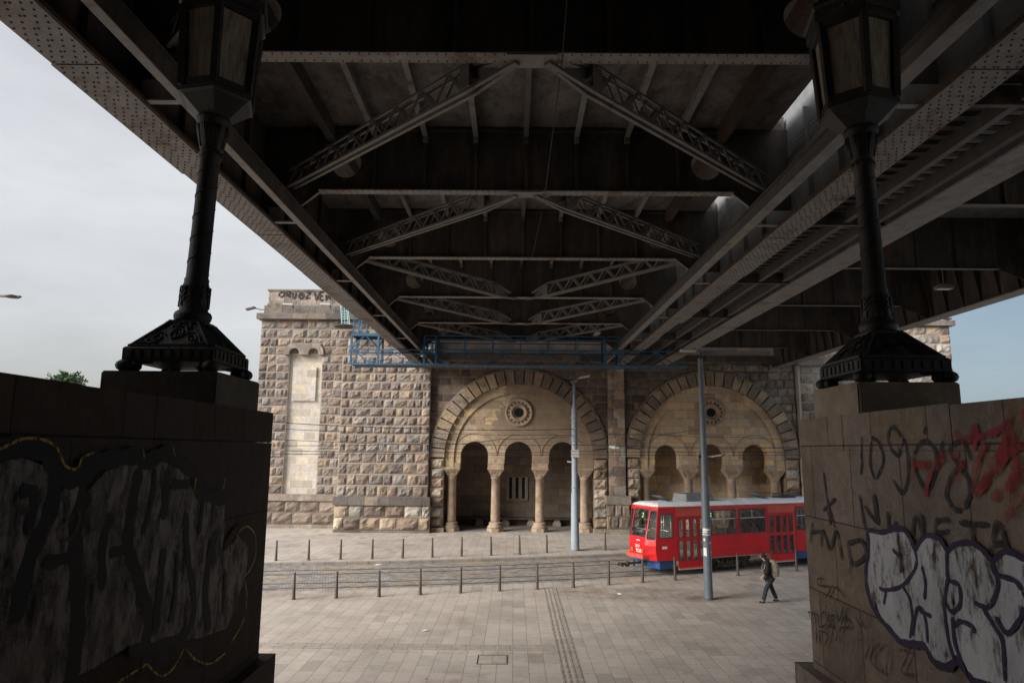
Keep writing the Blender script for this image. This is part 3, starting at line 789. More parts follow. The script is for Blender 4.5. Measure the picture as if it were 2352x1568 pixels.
paint(wr, mR, planeR, M['g_grey'], 'graffiti', [
    [(430, 540), (428, 640)], [(432, 640), (425, 700)], [(470, 560), (465, 660), (490, 712), (520, 640), (500, 565), (470, 545)],
    [(610, 560), (560, 500), (540, 560), (580, 620), (612, 560), (625, 700), (600, 775), (560, 720)],
    [(660, 700), (650, 620), (690, 560), (740, 600), (735, 700), (700, 760), (660, 700)], [(690, 530), (700, 500)], [(740, 680), (770, 560)],
    [(890, 640), (850, 560), (800, 600), (850, 680), (890, 760), (840, 850), (785, 790), (810, 700), (870, 640)],
    [(270, 690), (290, 820), (320, 920)], [(320, 800), (270, 850)], [(290, 850), (300, 910)],
    [(420, 780), (440, 900), (450, 930)], [(440, 830), (500, 900), (480, 780), (490, 900)], [(540, 850), (545, 920), (580, 900)],
    [(640, 970), (655, 880), (690, 950), (685, 870), (690, 960)], [(800, 890), (740, 895), (745, 960), (790, 1000)], [(740, 945), (800, 935)], [(840, 900), (960, 910)], [(890, 905), (900, 985)], [(960, 1080), (1000, 900), (1050, 1040)], [(970, 990), (1020, 985)],
    [(225, 900), (215, 985)], [(222, 940), (262, 935)], [(262, 1000), (268, 935), (300, 1010), (325, 935), (350, 1055)], [(372, 980), (385, 1060), (388, 1105)], [(372, 985), (430, 975), (450, 1030), (410, 1070), (385, 1060)]],
    .055, 'faded dark grey tags across the top of the wall')
paint(wr, mR, planeR, M['g_red'], 'graffiti', [
    [0.075, (620, 650), (700, 660), (770, 640), (840, 615)], [0.068, (655, 650), (640, 720)], [0.061, (700, 790), (720, 700), (760, 650), (770, 600)],
    [0.082, (820, 520), (870, 560), (910, 500), (900, 600)], [0.068, (860, 560), (990, 520), (1060, 470)], [0.075, (790, 770), (830, 700), (860, 640)],
    [0.068, (1070, 400), (1050, 480), (1030, 560)], [0.095, (1130, 430), (1080, 520), (1010, 620), (940, 740)], [0.082, (1150, 560), (1060, 600), (980, 700), (900, 790)], [0.088, (1150, 640), (1060, 740), (980, 800)],
    [0.082, (1090, 620), (1060, 750), (1030, 920)], [0.068, (1130, 780), (1060, 860), (1030, 900)], [0.061, (960, 560), (910, 680), (905, 800)]],
    .08, 'red scrawled spray strokes at the right edge of the wall')
sil = [(462, 935), (520, 940), (600, 925), (640, 965), (660, 1010), (700, 955), (760, 965), (795, 1015), (830, 990), (900, 985), (950, 1020), (985, 1055), (1040, 1018), (1110, 1045), (1180, 1060), (1240, 1200), (1230, 1568), (1080, 1600), (930, 1570), (880, 1530), (840, 1470), (800, 1500), (740, 1480), (700, 1415), (650, 1405), (600, 1395), (560, 1350), (500, 1280), (465, 1200), (455, 1100), (465, 1020)]
paint(wr, mR, planeR, M['g_silver'], 'graffiti', [], .05, 'silver filled bubble letters', fills=[sil])
paint(wr, mR, planeR, M['g_purple'], 'graffiti', [
    [.055]+sil[-2:]+sil[:16], [.075]+sil[17:]+[sil[0]],
    [(565, 1010), (600, 1050), (600, 1110)], [(660, 1010), (665, 1080), (610, 1160), (540, 1180), (510, 1170)], [(540, 1180), (530, 1240)], [(610, 1165), (640, 1220), (650, 1300), (640, 1380)],
    [(690, 1080), (705, 1150), (700, 1220)], [(650, 1370), (670, 1260), (700, 1280), (715, 1400)], [(680, 1265), (730, 1290)],
    [(795, 1020), (800, 1130), (845, 1160), (850, 1240), (815, 1270), (790, 1230)], [(800, 1130), (785, 1240), (800, 1380), (830, 1480)], [(985, 1060), (1010, 1160), (970, 1250), (910, 1230)],
    [(950, 1260), (1000, 1340), (1030, 1400), (1040, 1560)], [(830, 1330), (850, 1310), (900, 1330), (910, 1360)], [(985, 1060), (1000, 1110), (1080, 1140), (1110, 1180)], [(1000, 1290), (1050, 1360), (1104, 1300), (1120, 1250)], [(820, 1290), (830, 1400), (880, 1540)]],
    .045, 'purple-black outlines of the bubble letters')
paint(wr, mR, planeR, M['g_black'], 'graffiti', [
    [(275, 1130), (255, 1135), (262, 1160), (330, 1170), (370, 1210)], [(300, 1190), (320, 1160), (290, 1210)],
    [(215, 1270), (245, 1290), (250, 1400)], [(215, 1270), (240, 1330)], [(255, 1275), (262, 1330), (290, 1320), (285, 1270), (262, 1290)], [(300, 1275), (300, 1330), (330, 1290), (300, 1290), (320, 1340)], [(335, 1260), (345, 1310), (365, 1250), (350, 1360)],
    [(250, 1400), (262, 1350), (300, 1370), (285, 1410)], [(290, 1410), (310, 1330), (330, 1390), (350, 1340), (390, 1330), (360, 1290), (385, 1310)]],
    .02, 'thin black handwritten tag near the wall end')
paint(wr, mR, planeR, M['g_maroon'], 'graffiti', [
    [(415, 1290), (440, 1330), (460, 1290)], [(430, 1390), (480, 1380), (455, 1470)], [(520, 1400), (480, 1470), (550, 1540)], [(560, 1400), (540, 1560)], [(600, 1430), (640, 1440), (610, 1520), (660, 1530)]], .03, 'maroon scribble below the silver letters')
# ---- left wall graffiti
dull = [(-60, 600), (0, 560), (80, 550), (190, 590), (215, 650), (260, 690), (330, 680), (350, 730), (420, 650), (480, 590), (600, 575), (700, 565), (830, 600), (850, 690), (1000, 760), (1000, 860), (990, 980), (1070, 905), (1112, 960), (1100, 1060), (1060, 1200), (1010, 1320), (880, 1365), (700, 1385), (560, 1400), (400, 1500), (250, 1568), (-60, 1600)]
paint(wl, mL, planeL, M['g_dull'], 'graffiti', [], .05, 'dull whitish fill of faded graffiti letters', fills=[dull])
paint(wl, mL, planeL, M['g_solid'], 'graffiti', [
    [.16, (-60, 520), (60, 500), (180, 520), (230, 620), (310, 640), (380, 580), (470, 560), (600, 540), (640, 570), (730, 530), (780, 560), (860, 620), (880, 700), (1000, 740)],
    [.17, (230, 620), (200, 800), (110, 1000), (40, 1300)], [.18, (370, 700), (320, 850), (320, 1050), (330, 1300), (300, 1560)], [.16, (610, 600), (570, 800), (560, 950), (600, 1080), (650, 1250), (640, 1380)],
    [.12, (480, 800), (440, 950), (440, 1150)], [.1, (560, 960), (470, 980)], [.13, (740, 600), (730, 720), (720, 830)], [.1, (760, 670), (840, 670)], [.11, (820, 800), (830, 1000), (860, 1200), (830, 1330), (700, 1400), (560, 1420)],
    [.14, (960, 880), (930, 1000), (910, 1180), (930, 1330)], [.1, (1000, 960), (1050, 880), (1110, 870)], [.12, (720, 960), (700, 1150), (680, 1350)], [.1, (60, 700), (130, 720), (90, 900)], [.1, (170, 1030), (320, 990)],
    [.07, (680, 600), (660, 760), (620, 900)], [.07, (900, 740), (880, 900)], [.06, (780, 980), (770, 1180), (740, 1300)], [.06, (1000, 1050), (990, 1250)]],
    .12, 'thick black strokes of the faded letters')
paint(wl, mL, planeL, M['g_yellow'], 'graffiti', [
    [(-60, 520), (0, 495), (80, 462), (170, 470), (230, 510), (265, 585), (320, 600), (345, 550), (400, 525)], [(620, 510), (628, 550)], [(760, 505), (770, 545)], [(865, 640), (855, 710)], [(1000, 640), (990, 690)],
    [(1010, 960), (1025, 985), (1060, 890), (1100, 860), (1135, 900), (1138, 990), (1110, 1060), (1088, 1090), (1098, 1180), (1080, 1290), (1025, 1385)], [(820, 1410), (860, 1460), (930, 1480), (1000, 1430)], [(810, 1410), (760, 1500), (700, 1535), (640, 1480)], [(640, 1480), (560, 1530), (500, 1568)]],
    .022, 'thin yellow outline around the faded letters')
paint(wl, mL, planeL, M['g_maroon'], 'graffiti', [
    [(90, 760), (100, 900), (150, 920), (190, 860)], [(220, 880), (270, 830), (330, 800), (300, 900), (230, 930)], [(390, 880), (470, 800), (520, 790), (520, 830)], [(120, 1230), (180, 1150), (230, 1130), (200, 1230)]], .03, 'dark red scribble under the faded letters')

# ================================================================ unseen masses added behind the camera to block light (same stone)
na = empty('light_blocker', (0, -9, 0), 'unseen added stone bridge pier and tower standing behind the viewpoint', 'light blocker')
w = MB(); w.box(-8.4, 21, -14, -8.5, 0, ZC+5.55); w.build('pier_wall', M['ashlar_dark'], na)  # added unseen to stop light from behind the camera
w = MB(); w.box(-21, -8.6, -12, 4, 0, 18.5); w.build('tower_wall', M['ashlar_dark'], na)  # added unseen, sized to keep sun off the lamps and near walls
w = MB(); w.box(-21.5, -8.1, -12.5, 4.5, 18.52, 19.3); w.build('cornice', M['trim'], na)
# ================================================================ steel bridge
XC = .25
YG = [10.5+6.06*k for k in range(-4, 6)]
ZB, ZF, ZD = ZC+6.45, ZC+5.6, ZC+8.19      # cross girder soffit, main girder soffit, deck soffit
Y0B, Y1B = -15.0, 46.45
br = empty('steel_bridge', (XC, 16, ZF), 'dark riveted steel girder bridge spanning overhead with lattice bracing', 'bridge')
# deck, with an open slot beside the right girder
d = MB()
d.box(XC-7.4, XC+6.33, Y0B, 47.2, ZD, ZD+.35)
for a, b_ in zip([Y0B]+YG, YG+[47.2]):
    m_ = a+.55
    d.box(XC+6.332, XC+6.66, a, min(m_, b_), ZD, ZD+.35)
d.box(XC+6.84, XC+7.5, Y0B, 47.2, ZD+.1, ZD+.35)
d.build('deck', M['deckc'], br)
for k in range(-3, 4):
    x = XC+k*1.29; r = MB()
    for a, b_ in zip([Y0B]+YG, YG+[Y1B]):
        r.bar((x, a+.02, ZD-.29), (x, b_-.02, ZD-.29), .13, .02); r.bar((x, a+.02, ZD-.14), (x, b_-.02, ZD-.14), .03, .26)
    for y in YG: r.box(x-.06, x+.06, y-.16, y-.02, ZD-.44, ZD-.3)
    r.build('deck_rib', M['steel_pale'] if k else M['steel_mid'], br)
for sx in (-1, 1):
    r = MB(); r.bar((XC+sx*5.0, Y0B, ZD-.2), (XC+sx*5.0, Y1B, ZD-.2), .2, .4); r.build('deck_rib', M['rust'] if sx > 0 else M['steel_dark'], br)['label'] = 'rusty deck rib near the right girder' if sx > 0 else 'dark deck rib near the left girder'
def rivet(mb, x, y, z, r=.024, ax='z', s=-1):
    h = r*.8; P = []; n = 6
    for rr, hh in ((r, 0), (r*.7, h*.75)):
        for i in range(n):
            t = 6.2832*i/n; a, b_ = rr*math.cos(t), rr*math.sin(t)
            P.append((x+a, y+b_, z+s*hh) if ax == 'z' else ((x+s*hh, y+a, z+b_) if ax == 'x' else (x+a, y+s*hh, z+b_)))
    mb.add(P, [(i, (i+1) % n, n+(i+1) % n, n+i) for i in range(n)]+[tuple(n+i for i in range(n))])
for sx in (-1, 1):
    side = 'left' if sx < 0 else 'right'
    mg = MB(); xw = XC+sx*6.75
    mg.box(xw-.02, xw+.02, Y0B, Y1B, ZF+.02, ZD+.9)
    for y in [Y0B+1.515*i for i in range(41)]:
        if sx > 0 and any(abs(y-g_) < .4 for g_ in YG): continue
        mg.box(xw-sx*.14, xw-sx*.02, y-.02, y+.02, ZF+.25, ZD-.02); mg.box(xw+sx*.02, xw+sx*.16, y-.04, y+.04, ZF+.06, ZD+.8)
    if sx < 0: mg.box(xw-.35, xw+.35, Y0B, Y1B, ZD+.9, ZD+1.0)
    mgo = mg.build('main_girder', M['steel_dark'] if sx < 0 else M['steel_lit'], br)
    mgo['label'] = side+' main girder web'
    fl = MB(); rv = MB()
    y = Y0B; L = 4.05; i = 0
    while y < Y1B:
        ye = min(y+L, Y1B); far = y > 29
        inn, out = (6.38, 7.12) if not far else (6.42, 6.98)
        xa, xb = sorted((XC+sx*inn, XC+sx*(out+random.uniform(-.03, .03))))
        zz = ZF+(0 if i % 2 else -.012)
        fl.box(xa, xb, y+.008, ye-.008, zz-.03, zz+.03)
        if ye > 6:
            yy = y+.08; c = 0
            sp = .16 if far else .135
            while yy < ye-.05:
                cols_ = (.06, .2, .34) if c % 2 else (.12, .27)
                for cc in cols_:
                    for xr_ in (xa+cc, xb-cc): rivet(rv, xr_, yy, zz-.03, .02)
                yy += sp; c += 1
        y = ye; i += 1
    fl.box(xw-.14, xw+.14, Y0B, Y1B, ZF+.031, ZF+.045); fl.box(xw-.05, xw-.021, Y0B, Y1B, ZF+.046, ZF+.2); fl.box(xw+.021, xw+.05, Y0B, Y1B, ZF+.046, ZF+.2)
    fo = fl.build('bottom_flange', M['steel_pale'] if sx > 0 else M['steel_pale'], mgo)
    ro = rv.build('rivets', M['rivet'], mgo); ro['kind'] = 'stuff'
    # edge rust strip along the flange's inner angle
    eb = MB(); xs_ = XC+sx*(5.65 if sx > 0 else 5.73); hw_ = .08 if sx < 0 else .13
    for a, b_ in zip([Y0B]+YG, YG+[Y1B]):
        eb.box(xs_-hw_, xs_+hw_, a+.004, b_-.004, ZF, ZF+.025)
    eb.m = 1; eb.box(xs_-.012, xs_+.012, Y0B, Y1B, ZF+.026, ZF+.38); eb.box(xs_-.1, xs_+.1, Y0B, Y1B, ZF+.381, ZF+.4)
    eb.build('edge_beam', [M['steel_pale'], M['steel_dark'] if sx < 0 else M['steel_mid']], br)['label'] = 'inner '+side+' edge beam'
    ra = MB(); ra.box(XC+sx*6.36-.02, XC+sx*6.36+.02, Y0B, Y1B, ZF-.02, ZF+.06); ra.build('rust_edge', M['rust'], mgo)
    if sx > 0:     # riveted splice plates on the sky-lit web, pale shelf
        sp_ = MB(); rv = MB()
        sp_.box(xw-.045, xw-.021, 4, Y1B, ZD-.78, ZD-.42)
        sp_.build('splice_plate', M['steel_lit'], mgo)
        for y in YG[2:9]:
            yy = y+.3
            while yy < y+5.9:
                for zz in (ZD-.72, ZD-.6, ZD-.48): rivet(rv, xw-.046, yy, zz, .02, 'x', -1)
                yy += .14
        o = rv.build('rivets', M['rivet'], mgo); o['kind'] = 'stuff'
HR, HX, HZ = .38, 4.6, ZC+7.2
def web_with_holes(mb, y, x0, x1, z0, z1, holes):
    t = .012
    xs_ = [x0]
    for hx in holes: xs_ += [hx-.55, hx+.55]
    xs_.append(x1)
    for i in range(0, len(xs_)-1, 2):
        mb.box(xs_[i], xs_[i+1], y-t, y+t, z0, z1)
    for hx in holes:
        n = 28; C_ = []; B_ = []
        for k in range(n):
            th = 2*math.pi*k/n; c, s = math.cos(th), math.sin(th)
            C_.append((hx+HR*c, HZ+HR*s))
            m_ = min((.55/abs(c)) if abs(c) > 1e-6 else 1e9, ((z1-HZ)/s if s > 1e-6 else ((z0-HZ)/s if s < -1e-6 else 1e9)))
            B_.append((hx+m_*c, HZ+m_*s))
        # add the rectangle's corners
        for yy in (y-t, y+t):
            P = [(a, yy, b_) for a, b_ in C_]+[(a, yy, b_) for a, b_ in B_]
            b0 = len(mb.v); mb.v += P
            for k in range(n):
                k2 = (k+1) % n; pa, pb = B_[k], B_[k2]; f = [b0+k, b0+n+k]
                if abs(pa[0]-pb[0]) > 1e-4 and abs(pa[1]-pb[1]) > 1e-4:
                    cx = hx+.55*(1 if pa[0]+pb[0] > 2*hx else -1); cz = z1 if pa[1]+pb[1] > 2*HZ else z0
                    mb.v.append((cx, yy, cz)); f.append(len(mb.v)-1)
                f += [b0+n+k2, b0+k2]; mb.face(f)
        P = [(a, y-t, b_) for a, b_ in C_]+[(a, y+t, b_) for a, b_ in C_]
        mb.add(P, [(k, (k+1) % n, n+(k+1) % n, n+k) for k in range(n)])
first = True
for gi, y in enumerate(YG):
    w = MB()
    web_with_holes(w, y, XC-5.2, XC+5.2, ZB+.02, ZD-.002, (XC-HX, XC+HX))
    for sx in (-1, 1):
        a, b_ = XC+sx*5.2, XC+sx*6.72
        pts = [(a, ZB+.02), (XC+sx*5.75, ZF+.42), (b_, ZF+.42), (b_, ZD-.002), (a, ZD-.002)]
        if sx < 0: pts = pts[::-1]
        w.prismXZ(pts, y-.012, y+.012)
        # lower strut with pale bottom
    for k in range(-4, 5):
        x = XC+k*1.29
        if abs(x-XC) > 5: continue
        if abs(abs(x-XC)-HX) < .5: continue
        w.box(x-.035, x+.035, y-.1, y-.013, ZB+.03, ZD-.45)
    w.box(XC-5.2, XC+5.2, y-.09, y-.014, ZD-.12, ZD-.04)
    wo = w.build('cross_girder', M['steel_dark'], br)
    f = MB(); f.box(XC-5.25, XC+5.25, y-.15, y+.15, ZB-.012, ZB+.018)
    for sx in (-1, 1):
        p = Vector((XC+sx*5.23, y, ZB)); q = Vector((XC+sx*5.75, y, ZF+.42)); f.bar(p, q, .1, .02)
        f.bar((XC+sx*5.82, y, ZF+.03), (XC+sx*6.38, y, ZF+.03), .14, .03)
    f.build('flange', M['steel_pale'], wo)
    if gi >= 3:
        rv = MB(); x = XC-5.1
        while x < XC+5.1:
            for dy in (-.1, .1): rivet(rv, x, y+dy, ZB-.012, .018)
            x += .16
        o = rv.build('rivets', M['rivet'], wo); o['kind'] = 'stuff'
    if gi in (5, 7, 6): 
        s_ = MB()
        for i in range(7 if gi == 7 else 3):
            pass
# lattice bracing
def brace(yap, yend, sx):
    m_ = MB()
    P = Vector((XC+sx*.25, yap, ZB-.06)); Q = Vector((XC+sx*5.95, yend, ZB+.07))
    d = (Q-P); L = d.length; u = d/L; nrm = Vector((-u.y, u.x, 0)).normalized()
    for off in (-.085, .085):
        o = nrm*off
        K = P+u*1.15+Vector((0, 0, -.08))
        m_.bar(P+o*.3, K+o, .075, .06); m_.bar(K+o, Q+o, .075, .06)
        T0 = P+u*.3+Vector((0, 0, .2)); T1 = P+u*1.3+Vector((0, 0, .44)); TQ = Q+Vector((0, 0, .42))
        m_.bar(T0+o*.3, T1+o, .05, .05); m_.bar(T1+o, TQ+o, .05, .05)
        n = 8; s0 = 1.3
        for i in range(n):
            a = s0+(L-s0)*i/n; b_ = s0+(L-s0)*(i+.5)/n; c = s0+(L-s0)*(i+1)/n
            def lo(s): return K+(Q-K)*((s-1.15)/(L-1.15))+o
            def hi(s): return T1+(TQ-T1)*((s-s0)/(L-s0))+o
            m_.bar(lo(a), hi(b_), .06, .025, up=nrm); m_.bar(hi(b_), lo(c), .06, .025, up=nrm)
    pl = P+u*1.2
    m_.bar(pl+Vector((0, 0, -.05)), pl+Vector((0, 0, .36)), .3, .26, up=u)
    m_.bar(P+u*.5, P+u*1.2+Vector((0, 0, .3)), .02, .2)
    # broad underside plate of the lower chord
    m_.bar(K+Vector((0, 0, .034)), Q+Vector((0, 0, .034)), .12, .008)
    return m_.build('lattice_brace', M['brace'], br)
for gi in range(2, 9):
    a, b_ = YG[gi], YG[gi+1]
    if gi <= 5: ap, en = a+.05, b_-.1
    else: ap, en = b_-.05, a+.1
    for sx in (-1, 1): brace(ap, en, sx)
    g_ = MB(); g_.box(XC-.42, XC+.42, ap-.2, ap+.2, ZB-.04, ZB-.0125); g_.build('gusset_plate', M['steel_pale'], br)
# hanging cable
c = MB(); p0 = Vector((XC+.55, 10.3, ZB-.05))
pts = [Vector((XC+.55, 8.0, ZB+1.4)), Vector((XC+.5, 10.34, ZB-.05)), Vector((XC+.45, 16.4, ZB-.35)), Vector((XC+.3, 22.4, ZB-.05))]
for a, b_ in zip(pts[:-1], pts[1:]): c.cyl(a, b_, .008, n=5)
c.build('loose_cable', M['wire'], br)
# walkway between the bridges: slats, stringers, cross struts
wk = MB(); xa, xb = XC+7.2, 9.3
wk.box(xa, xb, Y0B, 47, ZF+.95, ZF+1.0)
wk.build('walkway_plate', M['steel_dark'], br)
sl = MB(); y = Y0B
while y < 46.4: sl.box(xa, xb, y, y+.17, ZF+.42, ZF+.45); y += .38
so = sl.build('walkway_slats', M['steel_mid'], br)
for x in (8.28, 9.08):
    s_ = MB()
    for a, b_ in zip(YG, YG[1:]+[46.4]):
        s_.box(x-.07, x+.07, a+.1, b_-.1, ZF+.08, ZF+.1); s_.box(x-.012, x+.012, a+.1, b_-.1, ZF+.101, ZF+.4)
    s_.build('walkway_stringer', M['steel_mid'], br)
for y in YG:
    s_ = MB(); s_.box(xa, 9.28, y-.05, y+.05, ZF+.03, ZF+.06); s_.box(xa, 9.28, y-.01, y+.01, ZF+.061, ZF+.4); s_.build('walkway_strut', M['steel_dark'], br)

# ================================================================ road bridge beside it
rb_ = empty('road_bridge', (13.5, 16, ZF), 'dark plate girder road bridge running parallel on the right', 'bridge')
d = MB(); d.box(9.2, 19.4, Y0B, 47.2, ZC+8.0, ZC+8.4); d.build('deck', M['deckc'], rb_)
X1, X2 = 9.7, 17.75
for X, w_, lab in ((X1, .84, 'inner girder of the road bridge'), (X2, .62, 'outer girder of the road bridge')):
    m_ = MB(); m_.box(X-.02, X+.02, Y0B, 46.4, ZF+.03, ZC+7.998)
    if X == X2:
        for i in range(60):
            y = Y0B+1.01*i; m_.add([(X-.02, y, ZC+7.9), (X-.45, y, ZC+7.9), (X-.08, y, ZF+.1), (X-.02, y, ZF+.1), (X-.02, y+.03, ZC+7.9), (X-.45, y+.03, ZC+7.9), (X-.08, y+.03, ZF+.1), (X-.02, y+.03, ZF+.1)],
                                   [(0, 1, 2, 3), (7, 6, 5, 4), (0, 4, 5, 1), (1, 5, 6, 2)])
    o = m_.build('girder', M['steel_dark'], rb_); o['label'] = lab
    f = MB(); y = Y0B
    while y < 46.4:
        f.box(X-w_/2, X+w_/2, y+.006, min(y+7.5, 46.4)-.006, ZF-.02, ZF+.028); y += 7.5
    f.build('bottom_flange', M['steel_pale'], o)
for y in YG:
    c = MB(); c.box(X1+.02, X2-.02, y-.012, y+.012, ZC+6.2, ZC+7.998); c.add([(X2-.02, y-.012, ZC+6.2), (X2-1.4, y-.012, ZC+6.2), (X2-.02, y-.012, ZF+.03), (X2-.02, y+.012, ZC+6.2), (X2-1.4, y+.012, ZC+6.2), (X2-.02, y+.012, ZF+.03)], [(0, 1, 2), (5, 4, 3), (1, 4, 5, 2)])
    for k in range(1, 6): c.box(X1+k*1.33-.03, X1+k*1.33+.03, y-.09, y-.013, ZC+6.2, ZC+7.9)
    o = c.build('cross_beam', M['steel_dark'], rb_)
    f = MB(); f.box(X1+.42, X2-1.3, y-.11, y+.11, ZC+6.18, ZC+6.199); f.build('flange', M['steel_mid'], o)
fl = MB(); c = atY(2168, 660, 25.0)
fl.cyl((c.x, c.y, c.z+.12), (c.x, c.y, ZC+7.99), .02, n=6)
fl.box(c.x-.3, c.x+.3, c.y-.16, c.y+.16, c.z-.06, c.z+.06); fl.box(c.x-.12, c.x+.12, c.y-.1, c.y+.1, c.z+.06, c.z+.14)
fo = tag(rest(fl.build('floodlight', M['steel_pale'])), 'grey floodlight hanging on a rod under the road bridge at right', 'floodlight')
l_ = MB(); l_.box(c.x-.26, c.x+.26, c.y-.13, c.y+.13, c.z-.075, c.z-.061); l_.build('lens', M['lens'], None).parent = fo
lo = [o for o in col.objects if o.name.startswith('lens')][-1]
for v in lo.data.vertices: v.co -= Vector(fo.location)

# ================================================================ blue maintenance gantry
gt = empty('maintenance_gantry', (-2, 38.7, ZC+4.8), 'blue lattice maintenance gantry slung under the bridge in front of the arches', 'gantry')
Ya, Yb = 38.1, 39.4
def gx(px): return X_(px, 820, Ya)
zbo, zto = Z_(1180, 838, Ya), Z_(1180, 805, Ya)
zup = Z_(1180, 772, Ya)
def chord(mb, x0, x1, y, z, s=.1): mb.bar((x0, y, z), (x1, y, z), s, s)
g0, g1 = gx(808), gx(1580)
fr = MB()
for y in (Ya, Yb):
    chord(fr, g0, g1, y, zbo, .09); chord(fr, g0, gx(1551), y, zto, .065)
x = g0; i = 0; n = 17; st = (gx(1551)-g0)/n
for i in range(n):
    xa, xb = g0+i*st, g0+(i+1)*st
    for y in (Ya, Yb):
        p, q = ((xa, y, zto), (xb, y, zbo)) if i % 2 == 0 else ((xa, y, zbo), (xb, y, zto))
        fr.bar(p, q, .038, .038)
    fr.bar((xa, Ya, zbo), (xa, Yb, zbo), .07, .07)
fr.build('bottom_truss', M['blue'], gt)
for i in range(n+1):
    gp = MB(); xx = g0+i*st
    if i % 2 == 0: gp.box(xx-.14, xx+.14, Ya-.065, Ya-.055, zto-.16, zto+.03)
    else: gp.box(xx-.15, xx+.15, Ya-.065, Ya-.056, zbo-.03, zbo+.17)
    gp.build('gusset', M['blue'], gt)
bx = MB(); b0, b1 = gx(806), gx(868); ztb = Z_(838, 769, Ya); zmid = zto
for y in (Ya, Yb):
    for xx in (b0, b1): bx.bar((xx, y, zbo), (xx, y, ztb), .1, .1)
    chord(bx, b0, b1, y, ztb, .12); xm_ = (b0+b1)/2
    bx.bar((b0, y, zto), (xm_, y, ztb), .05, .05); bx.bar((xm_, y, ztb), (b1, y, zto), .05, .05)
for xx in (b0, b1): bx.bar((xx, Ya, ztb), (xx, Yb, ztb), .1, .1); bx.bar((xx, Ya, zto), (xx, Yb, ztb), .05, .05)
bx.build('end_tower', M['blue'], gt)
tp = MB(); tp.box(b0, b1, Ya, Yb, ztb+.07, ztb+.1)
xc0, xc1 = gx(809), gx(828); zc = Z_(815, 727, Ya)
for xx in (xc0, xc1):
    for y in (Ya, Yb): tp.bar((xx, y, ztb), (xx, y, zc), .06, .06)
tp.bar((xc0, Ya, zc), (xc1, Ya, zc), .06, .06); tp.bar((xc0, Yb, zc), (xc1, Yb, zc), .06, .06); tp.bar((xc1, Ya, zc), (xc1, Yb, zc), .05, .05)
x = xc0
while x < xc1: tp.bar((x, Ya, ztb), (x, Ya, zc), .012, .012); x += .09
z = ztb
while z < zc: tp.bar((xc0, Ya, z), (xc1, Ya, z), .012, .012); z += .09
tp.build('mesh_cage', M['blue'], gt)
up = MB()
for pxx in (974, 1001, 1390, 1424):
    xx = gx(pxx)
    for y in (Ya, Yb): up.bar((xx, y, zbo-.05), (xx, y, zup), .11, .11)
for y in (Ya, Yb):
    for zz in (zup, zup-.07*(zup-zto)*4): chord(up, gx(974), gx(1424), y, zz, .06)
    for k in range(1, 6): up.bar((gx(1001+65*k), y, zto), (gx(1001+65*k), y, zup), .05, .05)
up.build('railing', M['blue'], gt)
pf = MB(); pf.box(g0, g1, Ya+.1, Yb-.1, zbo-.02, zbo+.01); pf.build('platform', M['steel_dark'], gt)

# pale teal access ladder basket on the tower
cb = empty('access_basket', tuple(atY(790, 750, 47.0)), 'pale teal ladder basket hanging at the tower top beside the bridge', 'ladder')
l_ = MB(); y = 47.0
def q_(px, py): p = atY(px, py, y); return p
for a, b_ in ((782, 790), (796, 804), (799, 808)):
    l_.bar(q_(a, 702), q_(b_-4, 752), .05, .05)
for py in (716, 722, 728, 734, 741): l_.bar(q_(783, py), q_(801, py-2), .035, .035)
for a in (784, 790, 800): l_.bar(q_(a+1, 700), q_(a+2, 748), .03, .03)
l_.build('ladder', M['teal'], cb)
b_ = MB(); c = q_(791, 750); b_.lathe((c.x, c.y, c.z), [(.6, -.06), (.75, 0), (.72, .06), (.1, .07)], 14); b_.box(c.x-.6, c.x-.35, c.y-.4, c.y-.1, c.z+.07, c.z+.3); b_.build('basket_floor', M['steel_dark'], cb)
